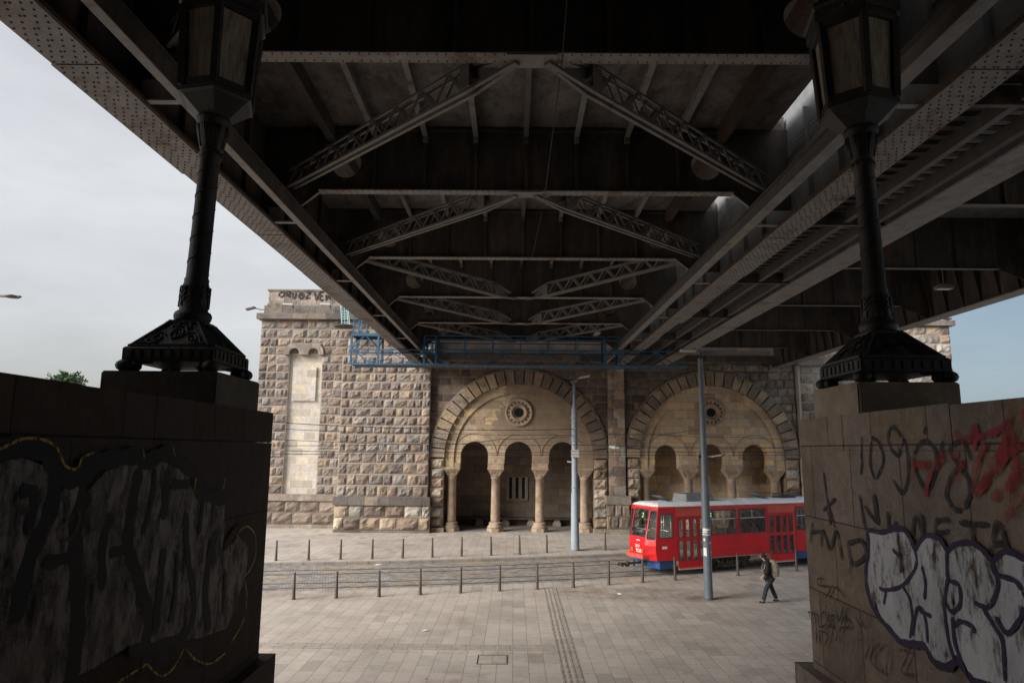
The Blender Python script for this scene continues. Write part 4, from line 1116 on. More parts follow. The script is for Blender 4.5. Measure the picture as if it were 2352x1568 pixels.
# ================================================================ ornate lamps
def lamp(X, sgn, y0, zt, tilt, label, rz):
    """cast iron lamp on the plinth; built around its own origin"""
    w = .54
    cx = X+sgn*(.66); cy = y0+.66
    e = empty('lamp_post', (cx, cy, zt), label, 'lamp post')
    base = Vector((cx, cy, zt))
    b = MB(); n = 4
    def ring(h, z): return [(cx-h, cy-h, zt+z), (cx+h, cy-h, zt+z), (cx+h, cy+h, zt+z), (cx-h, cy+h, zt+z)]
    rs_ = [ring(w-.02, .13), ring(w, .14), ring(w, .28), ring(w-.015, .30), ring(w-.04, .31), ring(.2, .66), ring(.2, .69)]
    P = sum(rs_, [])
    b.add(P, [(k*4+i, k*4+(i+1) % 4, k*4+4+(i+1) % 4, k*4+4+i) for k in range(len(rs_)-1) for i in range(4)]+[(3, 2, 1, 0), (24, 25, 26, 27)])
    # frames on the sloping faces and scroll relief; panel row on the skirt
    for s in range(4):
        a = s*math.pi/2
        def T(u, v, o=0.0):      # u -1..1 across, v 0..1 up the slope
            h0, h1 = w-.04, .2; z0, z1 = .31, .66
            h = h0+(h1-h0)*v; z = z0+(z1-z0)*v
            nx, nz = (z1-z0), (h0-h1); L = math.hypot(nx, nz); nx /= L; nz /= L
            x, y = u*h, -(h+o*nx); z += o*nz
            return Vector((cx+x*math.cos(a)-y*math.sin(a), cy+x*math.sin(a)+y*math.cos(a), zt+z))
        for p, q in (((-.97, .02), (.97, .02)), ((-.93, .97), (.93, .97)), ((-.95, .02), (-.9, .97)), ((.95, .02), (.9, .97))):
            b.bar(T(*p, .008), T(*q, .008), .04, .03)
        def curl(u0, v0, r, turns, d, st=0.0):
            pts = []
            for k in range(int(14*turns)+1):
                t = k/14*2*math.pi; rr = r*(1-k/(14*turns)*.8)
                pts.append(T(u0+d*rr*math.cos(t+st), v0+rr*1.1*math.sin(t+st), .012))
            for p, q in zip(pts[:-1], pts[1:]): b.cyl(p, q, .011, n=5, caps=False)
        curl(0, .48, .38, 1, 1); curl(-.55, .3, .24, 2, 1, .5); curl(.55, .3, .24, 2, -1, .5); curl(-.3, .8, .14, 1.5, 1); curl(.35, .8, .14, 1.5, -1); curl(.05, .5, .2, 1.6, -1); curl(-.8, .15, .1, 1.2, -1); curl(.8, .15, .1, 1.2, 1)
        for k in range(9):
            u = -.86+k*.215
            x, y = u*w, -(w+.006)
            p = Vector((cx+x*math.cos(a)-y*math.sin(a), cy+x*math.sin(a)+y*math.cos(a), zt+.17)); q = p+Vector((0, 0, .1))
            b.bar(p, q, .075 if k % 2 == 0 else .06, .015, up=(math.sin(a), -math.cos(a), 0))
    b.build('pyramid_base', M['iron'], e)
    for sx in (-1, 1):
        for sy in (-1, 1):
            f = MB(); fx, fy = cx+sx*(w-.03), cy+sy*(w-.03)
            f.sphere((fx, fy, zt+.075), .085, 10, 6, (1.25, 1.25, .9)); f.sphere((fx-sx*.12, fy-sy*.02, zt+.075), .07, 8, 5); f.sphere((fx-sx*.02, fy-sy*.12, zt+.075), .07, 8, 5)
            f.bar((fx-sx*.02, fy-sy*.02, zt+.13), (fx-sx*.2, fy-sy*.2, zt+.16), .12, .08)
            f.build('claw_foot', M['iron'], e)
    # column (leans slightly)
    dx = math.tan(R(tilt))*-sgn
    def ax(z): return cx+dx*(z-.69)
    c = MB()
    prof = [(.205, .70), (.222, .73), (.228, .77), (.21, .81), (.17, .84), (.176, .92), (.17, 1.05), (.16, 1.16), (.146, 1.2), (.15, 1.24), (.135, 1.27), (.13, 2.0), (.124, 2.86), (.145, 2.88), (.15, 2.93), (.13, 2.98)]
    n = 20; P = []
    for r, z in prof:
        for i in range(n): P.append((ax(z)+r*math.cos(6.2832*i/n), cy+r*math.sin(6.2832*i/n), zt+z))
    c.smooth = True; c.add(P, [(k*n+i, k*n+(i+1) % n, k*n+n+(i+1) % n, k*n+n+i) for k in range(len(prof)-1) for i in range(n)]); c.smooth = False
    # spiral bands + leaves
    pts = []
    for k in range(160):
        z = 1.3+k*1.5/160; t = k*.2; r = .134-.006*(z-1.3); pts.append(Vector((ax(z)+r*math.cos(t), cy+r*math.sin(t), zt+z)))
    for p, q in zip(pts[:-1], pts[1:]): c.cyl(p, q, .009, n=4, caps=False)
    for k in range(9):
        t = k*.698
        def L_(r, z, dt=0): return Vector((ax(z)+r*math.cos(t+dt), cy+r*math.sin(t+dt), zt+z))
        c.bar(L_(.177, .88), L_(.168, 1.14), .02, .02)
        for z in (.93, 1.0, 1.07):
            for dt in (-.25, .25): c.bar(L_(.18, z), L_(.175, z+.07, dt), .018, .02)
    for z in (3.58,): 
        for k in range(12):
            t = k*.5236; c.sphere((ax(z)+.135*math.cos(t), cy+.135*math.sin(t), zt+2.93), .022, 6, 4)
    c.build('column', M['iron'], e)
    # capital
    k_ = MB(); cxx = ax(3.2)
    prof = [(.12, 2.98), (.14, 3.02), (.165, 3.12), (.195, 3.27), (.2, 3.36), (.215, 3.39), (.215, 3.43)]
    k_.smooth = True; k_.lathe((cxx, cy, zt), prof, 18); k_.smooth = False
    for i in range(8):
        t = i*.785
        for dt in (-.15, 0, .15): k_.cyl((cxx+.14*math.cos(t+dt*.3), cy+.14*math.sin(t+dt*.3), zt+3.02), (cxx+.2*math.cos(t+dt), cy+.2*math.sin(t+dt), zt+3.31), .014, n=5)
    k_.build('capital', M['iron'], e)
    # hexagonal lantern
    cxx = ax(4.2)
    def hexr(r, z, zr=None): return [(cxx+r*math.cos(rz+i*math.pi/3), cy+r*math.sin(rz+i*math.pi/3), zt+z) for i in range(6)]
    ln = MB()
    lv = [(.2, 3.42), (.23, 3.45), (.46, 3.64), (.505, 3.66), (.505, 3.72), (.46, 3.74)]
    P = sum([hexr(r, z) for r, z in lv], [])
    ln.add(P, [(k*6+i, k*6+(i+1) % 6, k*6+6+(i+1) % 6, k*6+6+i) for k in range(len(lv)-1) for i in range(6)]+[(5, 4, 3, 2, 1, 0), tuple(30+i for i in range(6))])
    zt0, zt1 = 3.74, 4.84
    for i in range(6):
        a, b2 = Vector(hexr(.46, zt0)[i]), Vector(hexr(.52, zt1)[i])
        ln.bar(a, b2, .085, .085)
        p, q = Vector(hexr(.455, zt0)[i]), Vector(hexr(.455, zt0)[(i+1) % 6]); ln.bar(p+Vector((0, 0, .04)), q+Vector((0, 0, .04)), .05, .09)
        p, q = Vector(hexr(.52, zt1)[i]), Vector(hexr(.52, zt1)[(i+1) % 6]); ln.bar(p, q, .07, .12)
        p, q = Vector(hexr(.58, zt1+.13)[i]), Vector(hexr(.58, zt1+.13)[(i+1) % 6]); ln.bar(p, q, .05, .16)
        for t in (.2, .4, .6, .8):
            m_ = p.lerp(q, t); ln.sphere((m_.x, m_.y, m_.z), .04, 6, 4)
    lv = [(.6, 5.04), (.64, 5.09), (.62, 5.15), (.2, 5.28)]
    P = sum([hexr(r, z) for r, z in lv], [])
    ln.add(P, [(k*6+i, k*6+(i+1) % 6, k*6+6+(i+1) % 6, k*6+6+i) for k in range(len(lv)-1) for i in range(6)]+[(5, 4, 3, 2, 1, 0), tuple(18+i for i in range(6))])
    lo_ = ln.build('lantern', M['iron'], e)
    for i in range(6):
        g_ = MB(); p0 = hexr(.44, zt0+.06); p1 = hexr(.5, zt1-.05); j = (i+1) % 6
        A_, B_, C_, D_ = [Vector(v) for v in (p0[i], p0[j], p1[j], p1[i])]
        m0, m1 = A_.lerp(B_, .1), A_.lerp(B_, .9); m2, m3 = D_.lerp(C_, .9), D_.lerp(C_, .1)
        inw = (Vector((cxx, cy, 0))-Vector((m0.x+m1.x, m0.y+m1.y, 0))/2).normalized()*.012
        g_.add([m0, m1, m2, m3, m0+inw, m1+inw, m2+inw, m3+inw], [(0, 1, 2, 3), (7, 6, 5, 4), (0, 4, 5, 1), (1, 5, 6, 2), (2, 6, 7, 3), (3, 7, 4, 0)])
        g_.build('glass_pane', M['lglass'], lo_)
    return e
lamp(XL, -1, lb[0], lb[2], 1.5, 'black cast iron lamp post with hexagonal lantern on the left parapet wall', R(-90+18+0))
lamp(XRW, 1, rb[0], rb[2], .8, 'black cast iron lamp post with hexagonal lantern on the right parapet wall', R(-90-12))

# ================================================================ bollards
def make_bollard(h):
    e = empty('bollard', (0, 0, 0))
    s = MB(); s.lathe((0, 0, 0), [(.068, 0), (.066, .02), (.052, h*.5), (.038, h-.06), (.036, h-.04)], 12); s.build('post', M['bollard'], e)
    c = MB(); c.lathe((0, 0, 0), [(.044, h-.039), (.044, h-.01), (.02, h)], 12); c.build('cap', M['bollard'], e)
    b = MB(); b.lathe((0, 0, 0), [(.095, .0), (.095, .012), (.07, .02)], 12); b.build('base_plate', M['bollard'], e)
    return e
ords = ['leftmost', 'second', 'third', 'fourth', 'fifth', 'sixth', 'seventh', 'eighth', 'ninth', 'tenth', 'eleventh', 'twelfth', 'rightmost']
nb = [(674, 1375.5), (772, 1372.7), (870.4, 1369.3), (965, 1365), (1057.5, 1361), (1147.6, 1356.5), (1233.7, 1352.3), (1317, 1348), (1398.5, 1342.4), (1476, 1337), (1551, 1331.8), (1695.4, 1321), (1830, 1310.5)]
fb = [(633.6, 1286.7), (708.5, 1285.2), (781.7, 1284), (854.8, 1282.9), (924.6, 1281), (992.9, 1279), (1060, 1276.7), (1127.9, 1274.6), (1193.2, 1272.2), (1256, 1269), (1390.3, 1262.8)]
proto = None
for row, pts, z, where in (('near', nb, .03, 'on the plaza edge'), ('far', fb, .12, 'on the far pavement')):
    for i, (px, py) in enumerate(pts):
        p = atZ(px, py, z)
        if proto is None: proto = make_bollard(.95); o = proto
        else: o = copy_tree(proto)
        o.location = p; o.rotation_euler = (R(random.uniform(-1.2, 1.2)), R(random.uniform(-1.2, 1.2)), random.uniform(0, 6))
        if i == len(pts)-1: lab = 'rightmost rust-brown steel bollard of the %s row %s' % (row, where)
        elif i == 0: lab = 'leftmost rust-brown steel bollard of the %s row %s' % (row, where)
        else: lab = '%s rust-brown steel bollard from the left in the %s row %s' % (ords[i], row, where)
        tag(o, lab, 'bollard', 'slim steel bollards along the tram street')

# ================================================================ street lamps
pA = atZ(1628, 1375.5, .03)
e = empty('street_lamp', tuple(pA), 'tall grey street lamp pole with torn stickers standing in front of the tram', 'street lamp')
def hz(px, py, y): return atY(px, py, y).z
h1 = hz(1624, 1113, pA.y); h2 = hz(1620, 972, pA.y); h3 = hz(1617, 828, pA.y); h4 = hz(1617, 812, pA.y)
m_ = MB(); m_.lathe((pA.x, pA.y, .03), [(.175, 0), (.165, .08), (.158, .5), (.152, h1-.12), (.132, h1-.02), (.122, h1+.02), (.118, h2-.1), (.105, h2), (.10, h3), (.108, h3+.01), (.108, h3+.06), (.05, h3+.07), (.05, h4)], 18)
m_.build('pole', M['pole'], e)
lt = atY(1604, 806, pA.y); rt = atY(1637, 806, pA.y); tip = atY(1592, 808, pA.y)
a_ = MB(); top = Vector((pA.x, pA.y, h4)); a_.bar(top, rt, .05, .09); 
prev = top
for k in range(1, 7):
    t = k/6; p = top.lerp(tip+Vector((0, -.2, 0)), t)+Vector((0, 0, .1*math.sin(t*1.6))); a_.bar(prev, p, .06, .07); prev = p
a_.bar(lt, rt+Vector((0, 0, -.01)), .04, .03)
a_.build('arm', M['pole'], e)
h_ = MB(); h_.box(tip.x-.55, tip.x+.05, pA.y-.32, pA.y-.08, tip.z-.02, tip.z+.05); h_.box(tip.x-.45, tip.x-.05, pA.y-.28, pA.y-.12, tip.z-.035, tip.z-.021); h_.build('lamp_head', M['lens'], e)
p = atY(1636, 1048, pA.y); s_ = MB(); s_.bar((pA.x+.1, pA.y, p.z), (p.x, pA.y, p.z), .04, .04); s_.bar((p.x-.02, pA.y, p.z), (p.x+.34, pA.y, p.z+.06), .16, .05); s_.build('side_lamp_head', M['lens'], e)
s_ = MB(); s_.box(pA.x-.2, pA.x-.1, pA.y-.05, pA.y+.05, p.z-.05, p.z+.06); s_.build('clamp_box', M['wire'], e)
st = MB(); zs0 = hz(1627, 1228, pA.y)
def wrap(mb, z0, z1, a0, a1, r=.157):
    n = 8; P = []
    for i in range(n+1):
        a = R(a0+(a1-a0)*i/n); j = random.uniform(-.015, .015)
        P += [(pA.x+r*math.cos(a), pA.y+r*math.sin(a), z0+j), (pA.x+r*math.cos(a), pA.y+r*math.sin(a), z1+random.uniform(-.015, .015))]
    mb.add(P, [(2*i, 2*i+2, 2*i+3, 2*i+1) for i in range(n)])
for z0, z1, a0, a1 in ((zs0, zs0+.045, 190, 350), (zs0+.09, zs0+.13, 185, 350), (zs0+.16, zs0+.25, 200, 345), (zs0-.75, zs0-.45, 200, 250), (zs0-.3, zs0-.24, 290, 345), (zs0-.62, zs0-.58, 300, 350), (zs0-1.9, zs0-.3, 318, 326), (zs0-.2, zs0-.12, 205, 235)):
    wrap(st, z0, z1, a0, a1)
st.build('sticker_remnants', M['sticker'], e)
pB = atZ(1321, 1263.6, .12)
e = empty('street_lamp', tuple(pB), 'slim blue-grey lamp pole with curved arm in front of the first arch', 'street lamp')
g1_, g2_, g3_ = hz(1320, 1132, pB.y), hz(1320, 938, pB.y), hz(1318, 880, pB.y)
m_ = MB(); m_.lathe((pB.x, pB.y, .12), [(.24, 0), (.235, .1), (.2, g1_-.2), (.17, g1_-.05), (.15, g2_-.12), (.13, g2_-.1), (.11, g2_), (.08, g2_+.03), (.075, g3_-.1)], 16); m_.build('pole', M['pole2'], e)
a_ = MB(); prev = Vector((pB.x, pB.y, g3_))
p1 = atY(1330, 868, pB.y); p2 = atY(1354, 863, pB.y)
a_.bar(Vector((pB.x, pB.y, g3_-.1)), atY(1311, 876, pB.y), .05, .05); a_.bar(atY(1311, 876, pB.y), atY(1326, 874, pB.y), .04, .04)
for k in range(1, 6):
    t = k/5; p = Vector((pB.x, pB.y, g3_-.1)).lerp(p1, t)+Vector((0, 0, .06*math.sin(3*t))); a_.bar(prev, p, .06, .06); prev = p
a_.build('arm', M['pole2'], e)
h_ = MB(); h_.bar(p1, p2, .3, .09); h_.build('lamp_head', M['lens'], e)
b_ = MB(); p = atY(1320, 1041, pB.y); b_.box(pB.x-.2, pB.x+.22, pB.y-.3, pB.y-.15, p.z-.2, p.z+.2); b_.build('junction_box', M['lens'], e)
b_ = MB(); p = atY(1303, 1061, pB.y); b_.bar((pB.x-.14, pB.y, p.z), (p.x, pB.y, p.z+.04), .2, .07); b_.build('side_lamp_head', M['lens'], e)
b_ = MB()
for py in (960, 972, 1006, 1013, 1120): p = atY(1320, py, pB.y); b_.lathe((pB.x, pB.y, p.z), [(.19, 0), (.19, .07)], 12)
b_.build('band_clamp', M['pole2'], e)
# street lamp beyond the left wall
p = atY(30, 680, 30.0)
e = empty('street_lamp', (p.x-7.5, 30.0, 0), 'dark curved street lamp arm reaching in at the far left edge against the sky', 'street lamp')
m_ = MB(); m_.lathe((p.x-7.5, 30, 0), [(.14, 0), (.11, 5), (.07, p.z-.4)], 10); m_.build('pole', M['bollard'], e)
a_ = MB(); prev = Vector((p.x-7.5, 30, p.z-.4))
for k in range(1, 8):
    t = k/7; q = Vector((p.x-7.5+7.3*t, 30, p.z-.4+.4*math.sin(t*1.57))); a_.cyl(prev, q, .045, n=6); prev = q
a_.build('arm', M['bollard'], e)
h_ = MB(); h_.lathe((p.x-.05, 30, p.z-.03), [(.02, -.05), (.3, -.03), (.3, .03), (.1, .09), (.03, .1)], 12)
h_.bar((p.x-.55, 30, p.z), (p.x+.32, 30, p.z-.02), .2, .07); h_.build('lamp_head', M['bollard'], e)
def wall_flood(pts, Y, lab, sx):
    e = empty('wall_floodlight', tuple(atY(*pts[0], Y)), lab, 'floodlight')
    a_ = MB()
    for p, q in zip(pts[:-2], pts[1:-1]): a_.cyl(atY(*p, Y), atY(*q, Y), .035, n=6)
    a_.build('bracket', M['bollard'], e)
    h_ = MB(); p, q = atY(*pts[-2], Y), atY(*pts[-1], Y); h_.bar(p, q, .4, .1); h_.build('lamp_head', M['bollard'], e)
wall_flood([(609, 711), (600, 711), (590, 709), (586, 706), (566, 711)], 48.6, 'dark floodlight on a bracket sticking out from the left tower corner', -1)
wall_flood([(2164, 728), (2168, 729), (2170, 731), (2182, 733)], 46.9, 'dark floodlight sticking out from the right tower top corner', 1)
for px, lab in ((664, 'left of the two small floodlights on the left tower attic'), (750, 'right of the two small floodlights on the left tower attic')):
    e = empty('attic_floodlight', tuple(atY(px+8, 705, 48.0)), lab, 'floodlight', 'small floodlights on the left tower')
    a_ = MB(); a_.bar(atY(px+10, 708, 48.0), atY(px+9, 702, 47.6), .06, .06); a_.bar(atY(px+9, 702, 47.6), atY(px+1, 699, 47.4), .06, .06); a_.build('bracket', M['bollard'], e)
    h_ = MB(); p = atY(px, 699, 47.3); h_.bar(p-Vector((.42, 0, -.02)), p+Vector((.3, 0, -.02)), .3, .09); h_.build('lamp_head', M['lens'], e)

# ================================================================ overhead wires
def wire(pts, Ys, lab, r=.012):
    m_ = MB(); P = [atY(px, py, Y) for (px, py), Y in zip(pts, Ys)]
    for a, b_ in zip(P[:-1], P[1:]):
        n = 6; prev = a
        for k in range(1, n+1):
            t = k/n; q = a.lerp(b_, t)-Vector((0, 0, .06*math.sin(math.pi*t))); m_.cyl(prev, q, r, n=5, caps=False); prev = q
    o = m_.build('overhead_wire', M['wire']); rest(o)
    return tag(o, lab, 'wire', 'overhead tram wires across the street')
wire([(560, 965), (1006, 985), (1318, 985)], (33, 36, 38.2), 'topmost wire across the tower ending at the slim lamp pole', .018)
wire([(560, 980), (982, 994.4), (1318, 998)], (33, 36, 38.2), 'second wire from the top crossing the left pier')
wire([(560, 1004), (1006, 1021), (1150, 1008), (1318, 1001)], (29, 31, 33, 38), 'sagging wire rising to the slim pole over the first arch')
wire([(560, 1022), (1006, 1017), (1318, 1021), (1900, 1027)], (28, 31, 34, 40), 'contact wire passing over the first arch openings')
wire([(560, 1031), (1006, 1037), (1318, 1036), (1900, 1036)], (28, 31, 34, 40), 'lower contact wire in front of the arches')
wire([(560, 1040), (1006, 1040), (1318, 1043), (1900, 1043)], (29, 32, 35, 41), 'lowest contact wire in front of the arches')
wire([(1321, 972), (1366, 993), (1475, 996), (1710, 1004), (1900, 1008)], (38.2, 36, 35, 36, 37), 'span wire from the slim pole to the second arch')
wire([(1321, 1010), (1400, 1026), (1475, 1028), (1900, 1026)], (38.2, 36, 35, 36), 'lower span wire with insulator right of the slim pole')
wire([(1321, 990), (1475, 1000), (1612, 984)], (38.2, 34, 27), 'thin wire from the slim pole to the tall grey pole')
ins = MB(); p, q = atY(1400, 1025, 36), atY(1424, 1029, 35.6); ins.cyl(p, q, .07, n=8); ins.cyl(p.lerp(q, .3), p.lerp(q, .7), .1, n=8)
tag(rest(ins.build('insulator', M['lens'])), 'pale wire insulator beside the slim pole', 'insulator')
wire([(700, 920), (742, 903), (805, 868), (840, 845)], (47.5, 46, 43, 40), 'thin slanting cable across the tower niche to the blue gantry', .01)

# ================================================================ tree beyond the left wall
def m_leaf(t, b):
    o = t.new('ShaderNodeAttribute', attribute_name='Col')
    t.link(o.outputs['Color'], b.inputs['Base Color'])
M['leaf'] = mat('leaves', m_leaf, rough=.6)
M['bark'] = varied((.1, .08, .06), .3, 5, .3, name='bark')
def tree(px, py, pr, Y, lab):
    c = atY(px, py, Y); rad = pr/F*Y
    e = empty('tree', (c.x, Y, 0), lab, 'tree')
    t = MB(); t.cyl((c.x, Y, 0), (c.x+.2, Y, c.z*.55), .22, .15, 8); top = Vector((c.x+.2, Y, c.z*.55))
    for k in range(7):
        q = c+Vector((random.uniform(-.7, .7)*rad, random.uniform(-.6, .6)*rad, random.uniform(-.4, .5)*rad)); t.cyl(top, q, .09, .02, 6)
    t.build('trunk', M['bark'], e)
    f = MB(); f.cc = (1, 1, 1)
    for _ in range(130):
        k = Vector((random.gauss(0, .45), random.gauss(0, .45), random.gauss(-.1, .38)))
        if k.length > 1.05: k *= 1.0/k.length
        cc = c+Vector((k.x*rad*1.1, k.y*rad, k.z*rad*.8-rad*.1)); sh = random.uniform(.6, 1.5)
        for _ in range(16):
            p = cc+Vector((random.gauss(0, 1), random.gauss(0, 1), random.gauss(0, 1)))*rad*.1
            d1 = Vector((random.uniform(-1, 1), random.uniform(-1, 1), random.uniform(-1, 1))).normalized(); d2 = d1.orthogonal().normalized(); s = random.uniform(.1, .19)
            g_ = random.uniform(.7, 1.3)*sh; f.cc = (.05*g_, .1*g_, .032*g_)
            f.add([p-d1*s, p-d2*s*.45, p+d1*s, p+d2*s*.45], [(0, 1, 2, 3)])
    f.build('crown', M['leaf'], e)
tree(152, 872, 34, 60, 'green tree top showing above the left parapet wall')
tree(302, 878, 9, 60, 'tiny tree top showing beside the left lamp plinth')
# ================================================================ tram
M['red'] = mat('tram_red_paint', None, (.55, .012, .018), .32, 0, .5)
def m_red(t, b):
    co = t.coord(); n = t.noise(co, 1.3, 6, .7)
    c = t.ramp(n, [(.3, (.5, .006, .009)), (.7, (.68, .012, .017))])
    c = t.mix(c, (.3, .03, .025), t.ramp(t.noise(t.coord(scale=(1, 1, .3)), 4, 5, .75), [(.56, 0), (.8, .6)]))
    t.link(c, b.inputs['Base Color'])
    t.link(t.ramp(t.noise(co, 6, 4, .6), [(.3, .3), (.7, .5)]), b.inputs['Roughness'])
M['red'] = mat('tram_red_paint', m_red, (.5, .01, .02), .35)
M['redtop'] = varied((.62, .085, .06), .15, 2, 0, tint=(.52, .04, .03), name='faded_red_paint', rough=.4)
M['tblue'] = varied((.02, .075, .2), .2, 2, 0, name='tram_blue_skirt', rough=.45)
M['troof'] = varied((.84, .86, .88), .1, 1.5, .05, tint=(.6, .6, .6), name='tram_roof_paint', rough=.6)
M['gasket'] = mat('rubber_gasket', base=(.05, .05, .05), rough=.6)
M['chrome'] = mat('bare_metal', base=(.55, .55, .56), rough=.35, metal=.6)
M['inner'] = varied((.6, .58, .54), .1, 3, 0, name='tram_interior', rough=.7)
M['seat'] = mat('tram_seat', base=(.22, .12, .1), rough=.5)
M['bogie'] = varied((.06, .045, .035), .4, 6, .2, tint=(.2, .14, .09), name='greasy_bogie', rough=.8)
M['dark'] = mat('dark_plastic', base=(.03, .03, .035), rough=.5)
gm_ = bpy.data.materials.new('window_glass'); gm_.use_nodes = True
t_ = NT(gm_); t_.n.remove(t_.n['Principled BSDF'])
tr_ = t_.new('ShaderNodeBsdfTransparent'); tr_.inputs[0].default_value = (.95, .97, .95, 1)
gl_ = t_.new('ShaderNodeBsdfGlossy'); gl_.inputs['Roughness'].default_value = .03; gl_.inputs[0].default_value = (.9, .9, .9, 1)
fr_ = t_.new('ShaderNodeFresnel'); fr_.inputs[0].default_value = 1.5
mx_ = t_.new('ShaderNodeMixShader'); t_.link(fr_.outputs[0], mx_.inputs[0]); t_.link(tr_.outputs[0], mx_.inputs[1]); t_.link(gl_.outputs[0], mx_.inputs[2])
t_.link(mx_.outputs[0], t_.n['Material Output'].inputs[0]); M['glass'] = gm_
M['led'] = bpy.data.materials.new('route_display_digits'); M['led'].use_nodes = True
_b = M['led'].node_tree.nodes['Principled BSDF']; _b.inputs['Base Color'].default_value = (.4, .6, .2, 1); _b.inputs['Emission Color'].default_value = (.6, 1, .35, 1); _b.inputs['Emission Strength'].default_value = .5
def font_mesh(txt, size, loc3, name, mt, parent, bold=.0, shear=0.0):
    cu = bpy.data.curves.new('t', 'FONT'); cu.body = txt; cu.size = size; cu.align_x = 'CENTER'; cu.offset = bold; cu.shear = shear
    ob = bpy.data.objects.new('t', cu); col.objects.link(ob)
    dg = bpy.context.evaluated_depsgraph_get(); dg.update()
    me = bpy.data.meshes.new_from_object(ob.evaluated_get(dg))
    bpy.data.objects.remove(ob)
    mb = MB()
    pts = [loc3(v.co.x, v.co.y) for v in me.vertices]
    mb.add(pts, [tuple(p.vertices) for p in me.polygons])
    bpy.data.meshes.remove(me)
    return mb.build(name, mt, parent)
TH = R(24.5); TD = Vector((math.cos(TH), math.sin(TH), 0)); TN = Vector((-math.sin(TH), math.cos(TH), 0))
TA = Vector((7.33, 31.85, 0)); SA = 1.3; TW = 2.2
def W(s, t, z): return TA+TD*(s-SA)+TN*t+Vector((0, 0, z))
def sz(x, y):
    d = ray(1428.5+x*.17964, 1106.6+y*.17964); o = Vector((0, 0, ZC))
    k = (TA-o).dot(TN)/d.dot(TN); p = o+d*k
    return (p-TA).dot(TD)+SA, p.z
tram = empty('tram', tuple(W(7, 1.1, 0)), 'red articulated city tram with pale roof and blue skirt passing the second arch', 'tram')
LT = 14.6
def disp(z):
    pts = [(0, .12), (.66, .1), (.95, .0), (1.3, -.05), (1.6, 0), (2.85, .28), (3.0, .34)]
    for (a, u), (b_, v) in zip(pts[:-1], pts[1:]):
        if a <= z <= b_: return u+(v-u)*(z-a)/(b_-a)
    return pts[-1][1]
def seg(pa, wa, pb, wb):
    def f(u, z, off=0.0):
        s = pa[0]+(pb[0]-pa[0])*u+disp(z)*(wa+(wb-wa)*u); t = pa[1]+(pb[1]-pa[1])*u
        p = W(s, t, z)
        if off:
            e = (W(pb[0], pb[1], 0)-W(pa[0], pa[1], 0)).normalized(); nn = Vector((e.y, -e.x, 0)); p += nn*off
        return p
    f.L = math.hypot(pb[0]-pa[0], pb[1]-pa[1]); return f
def panel(mb, f, z0, z1, holes, th=.04, zb=(), inner=0):
    us = sorted({0, 1}|{h[0]/f.L for h in holes}|{h[1]/f.L for h in holes}); zs = sorted({z0, z1}|{h[2] for h in holes if z0 < h[2] < z1}|{h[3] for h in holes if z0 < h[3] < z1}|set(z for z in zb if z0 < z < z1))
    for ua, ub in zip(us[:-1], us[1:]):
        for za, zc_ in zip(zs[:-1], zs[1:]):
            um, zm = (ua+ub)/2*f.L, (za+zc_)/2
            if any(h[0] < um < h[1] and h[2] < zm < h[3] for h in holes): continue
            mb.add([f(ua, za), f(ub, za), f(ub, zc_), f(ua, zc_)], [(0, 1, 2, 3)])
            mb.m = inner; mb.add([f(ua, za, -th), f(ub, za, -th), f(ub, zc_, -th), f(ua, zc_, -th)], [(3, 2, 1, 0)]); mb.m = 0
def rr(a, b_, c, d, r, n=4):
    pts = []
    for cx, cz, a0 in ((b_-r, d-r, 0), (a+r, d-r, 90), (a+r, c+r, 180), (b_-r, c+r, 270)):
        for k in range(n+1):
            t = R(a0+90*k/n); pts.append((cx+r*math.cos(t), cz+r*math.sin(t)))
    return pts
def frame(mb, f, h, w=.035, r=.12, off=.006, cover=.03):
    o = rr(h[0]-cover*.2, h[1]+cover*.2, h[2]-cover*.2, h[3]+cover*.2, .02); i = rr(h[0]+w, h[1]-w, h[2]+w, h[3]-w, r)
    n = len(o); P = [f(u/f.L, z, off) for u, z in o]+[f(u/f.L, z, off) for u, z in i]+[f(u/f.L, z, -.03) for u, z in i]
    mb.add(P, [(k, (k+1) % n, n+(k+1) % n, n+k) for k in range(n)]+[(n+k, n+(k+1) % n, 2*n+(k+1) % n, 2*n+k) for k in range(n)])
def windows(f, holes, parent, body_mat, r=.12, gasket=True):
    for h in holes:
        fm = MB(); frame(fm, f, h, .03, r, .004)   # body coloured corner fill
        o = fm.build('window', body_mat, parent)
        g_ = MB(); hh = (h[0]+.012, h[1]-.012, h[2]+.012, h[3]-.012); frame(g_, f, hh, .028, r, .012, 0)
        g_.build('gasket', M['gasket'], o)
        p = MB(); P = [f((h[0]+.02)/f.L, h[2]+.02, -.015), f((h[1]-.02)/f.L, h[2]+.02, -.015), f((h[1]-.02)/f.L, h[3]-.02, -.015), f((h[0]+.02)/f.L, h[3]-.02, -.015)]
        p.add(P, [(0, 1, 2, 3)]); p.build('pane', M['glass'], o)
        yield o, h
S = lambda x, y=600: sz(x, y)[0]
zr = 2.98; zwt_, zwb = 2.8, 1.67
P0, P1, P2 = (0, 1.7), (0, .5), (.25, .06)
body = MB()
fF = seg(P0, 1, P1, 1); f1 = seg(P1, 1, P2, .5); f2 = seg(P2, .5, (SA, 0), 0)
side = seg((SA, 0), 0, (LT, 0), 0)
d1 = (S(712)-SA, S(1075, 800)-SA); d2 = (S(1880)-SA, S(2205)-SA)
wA = (S(1086)-SA+.02, S(1462)-SA, zwb, zwt_); wB = (S(1497)-SA, S(1842)-SA, zwb, zwt_)
wC0 = S(2232)-SA
wins = [wA, wB, (wC0, wC0+1.6, zwb, zwt_)]
zdt = 2.57
doors = [(d1[0], d1[1], .3, zdt), (d2[0], d2[1], .3, zdt)]
x = wC0+1.8
wins.append((x, x+1.6, zwb, zwt_)); x += 1.8; L_ = LT-SA
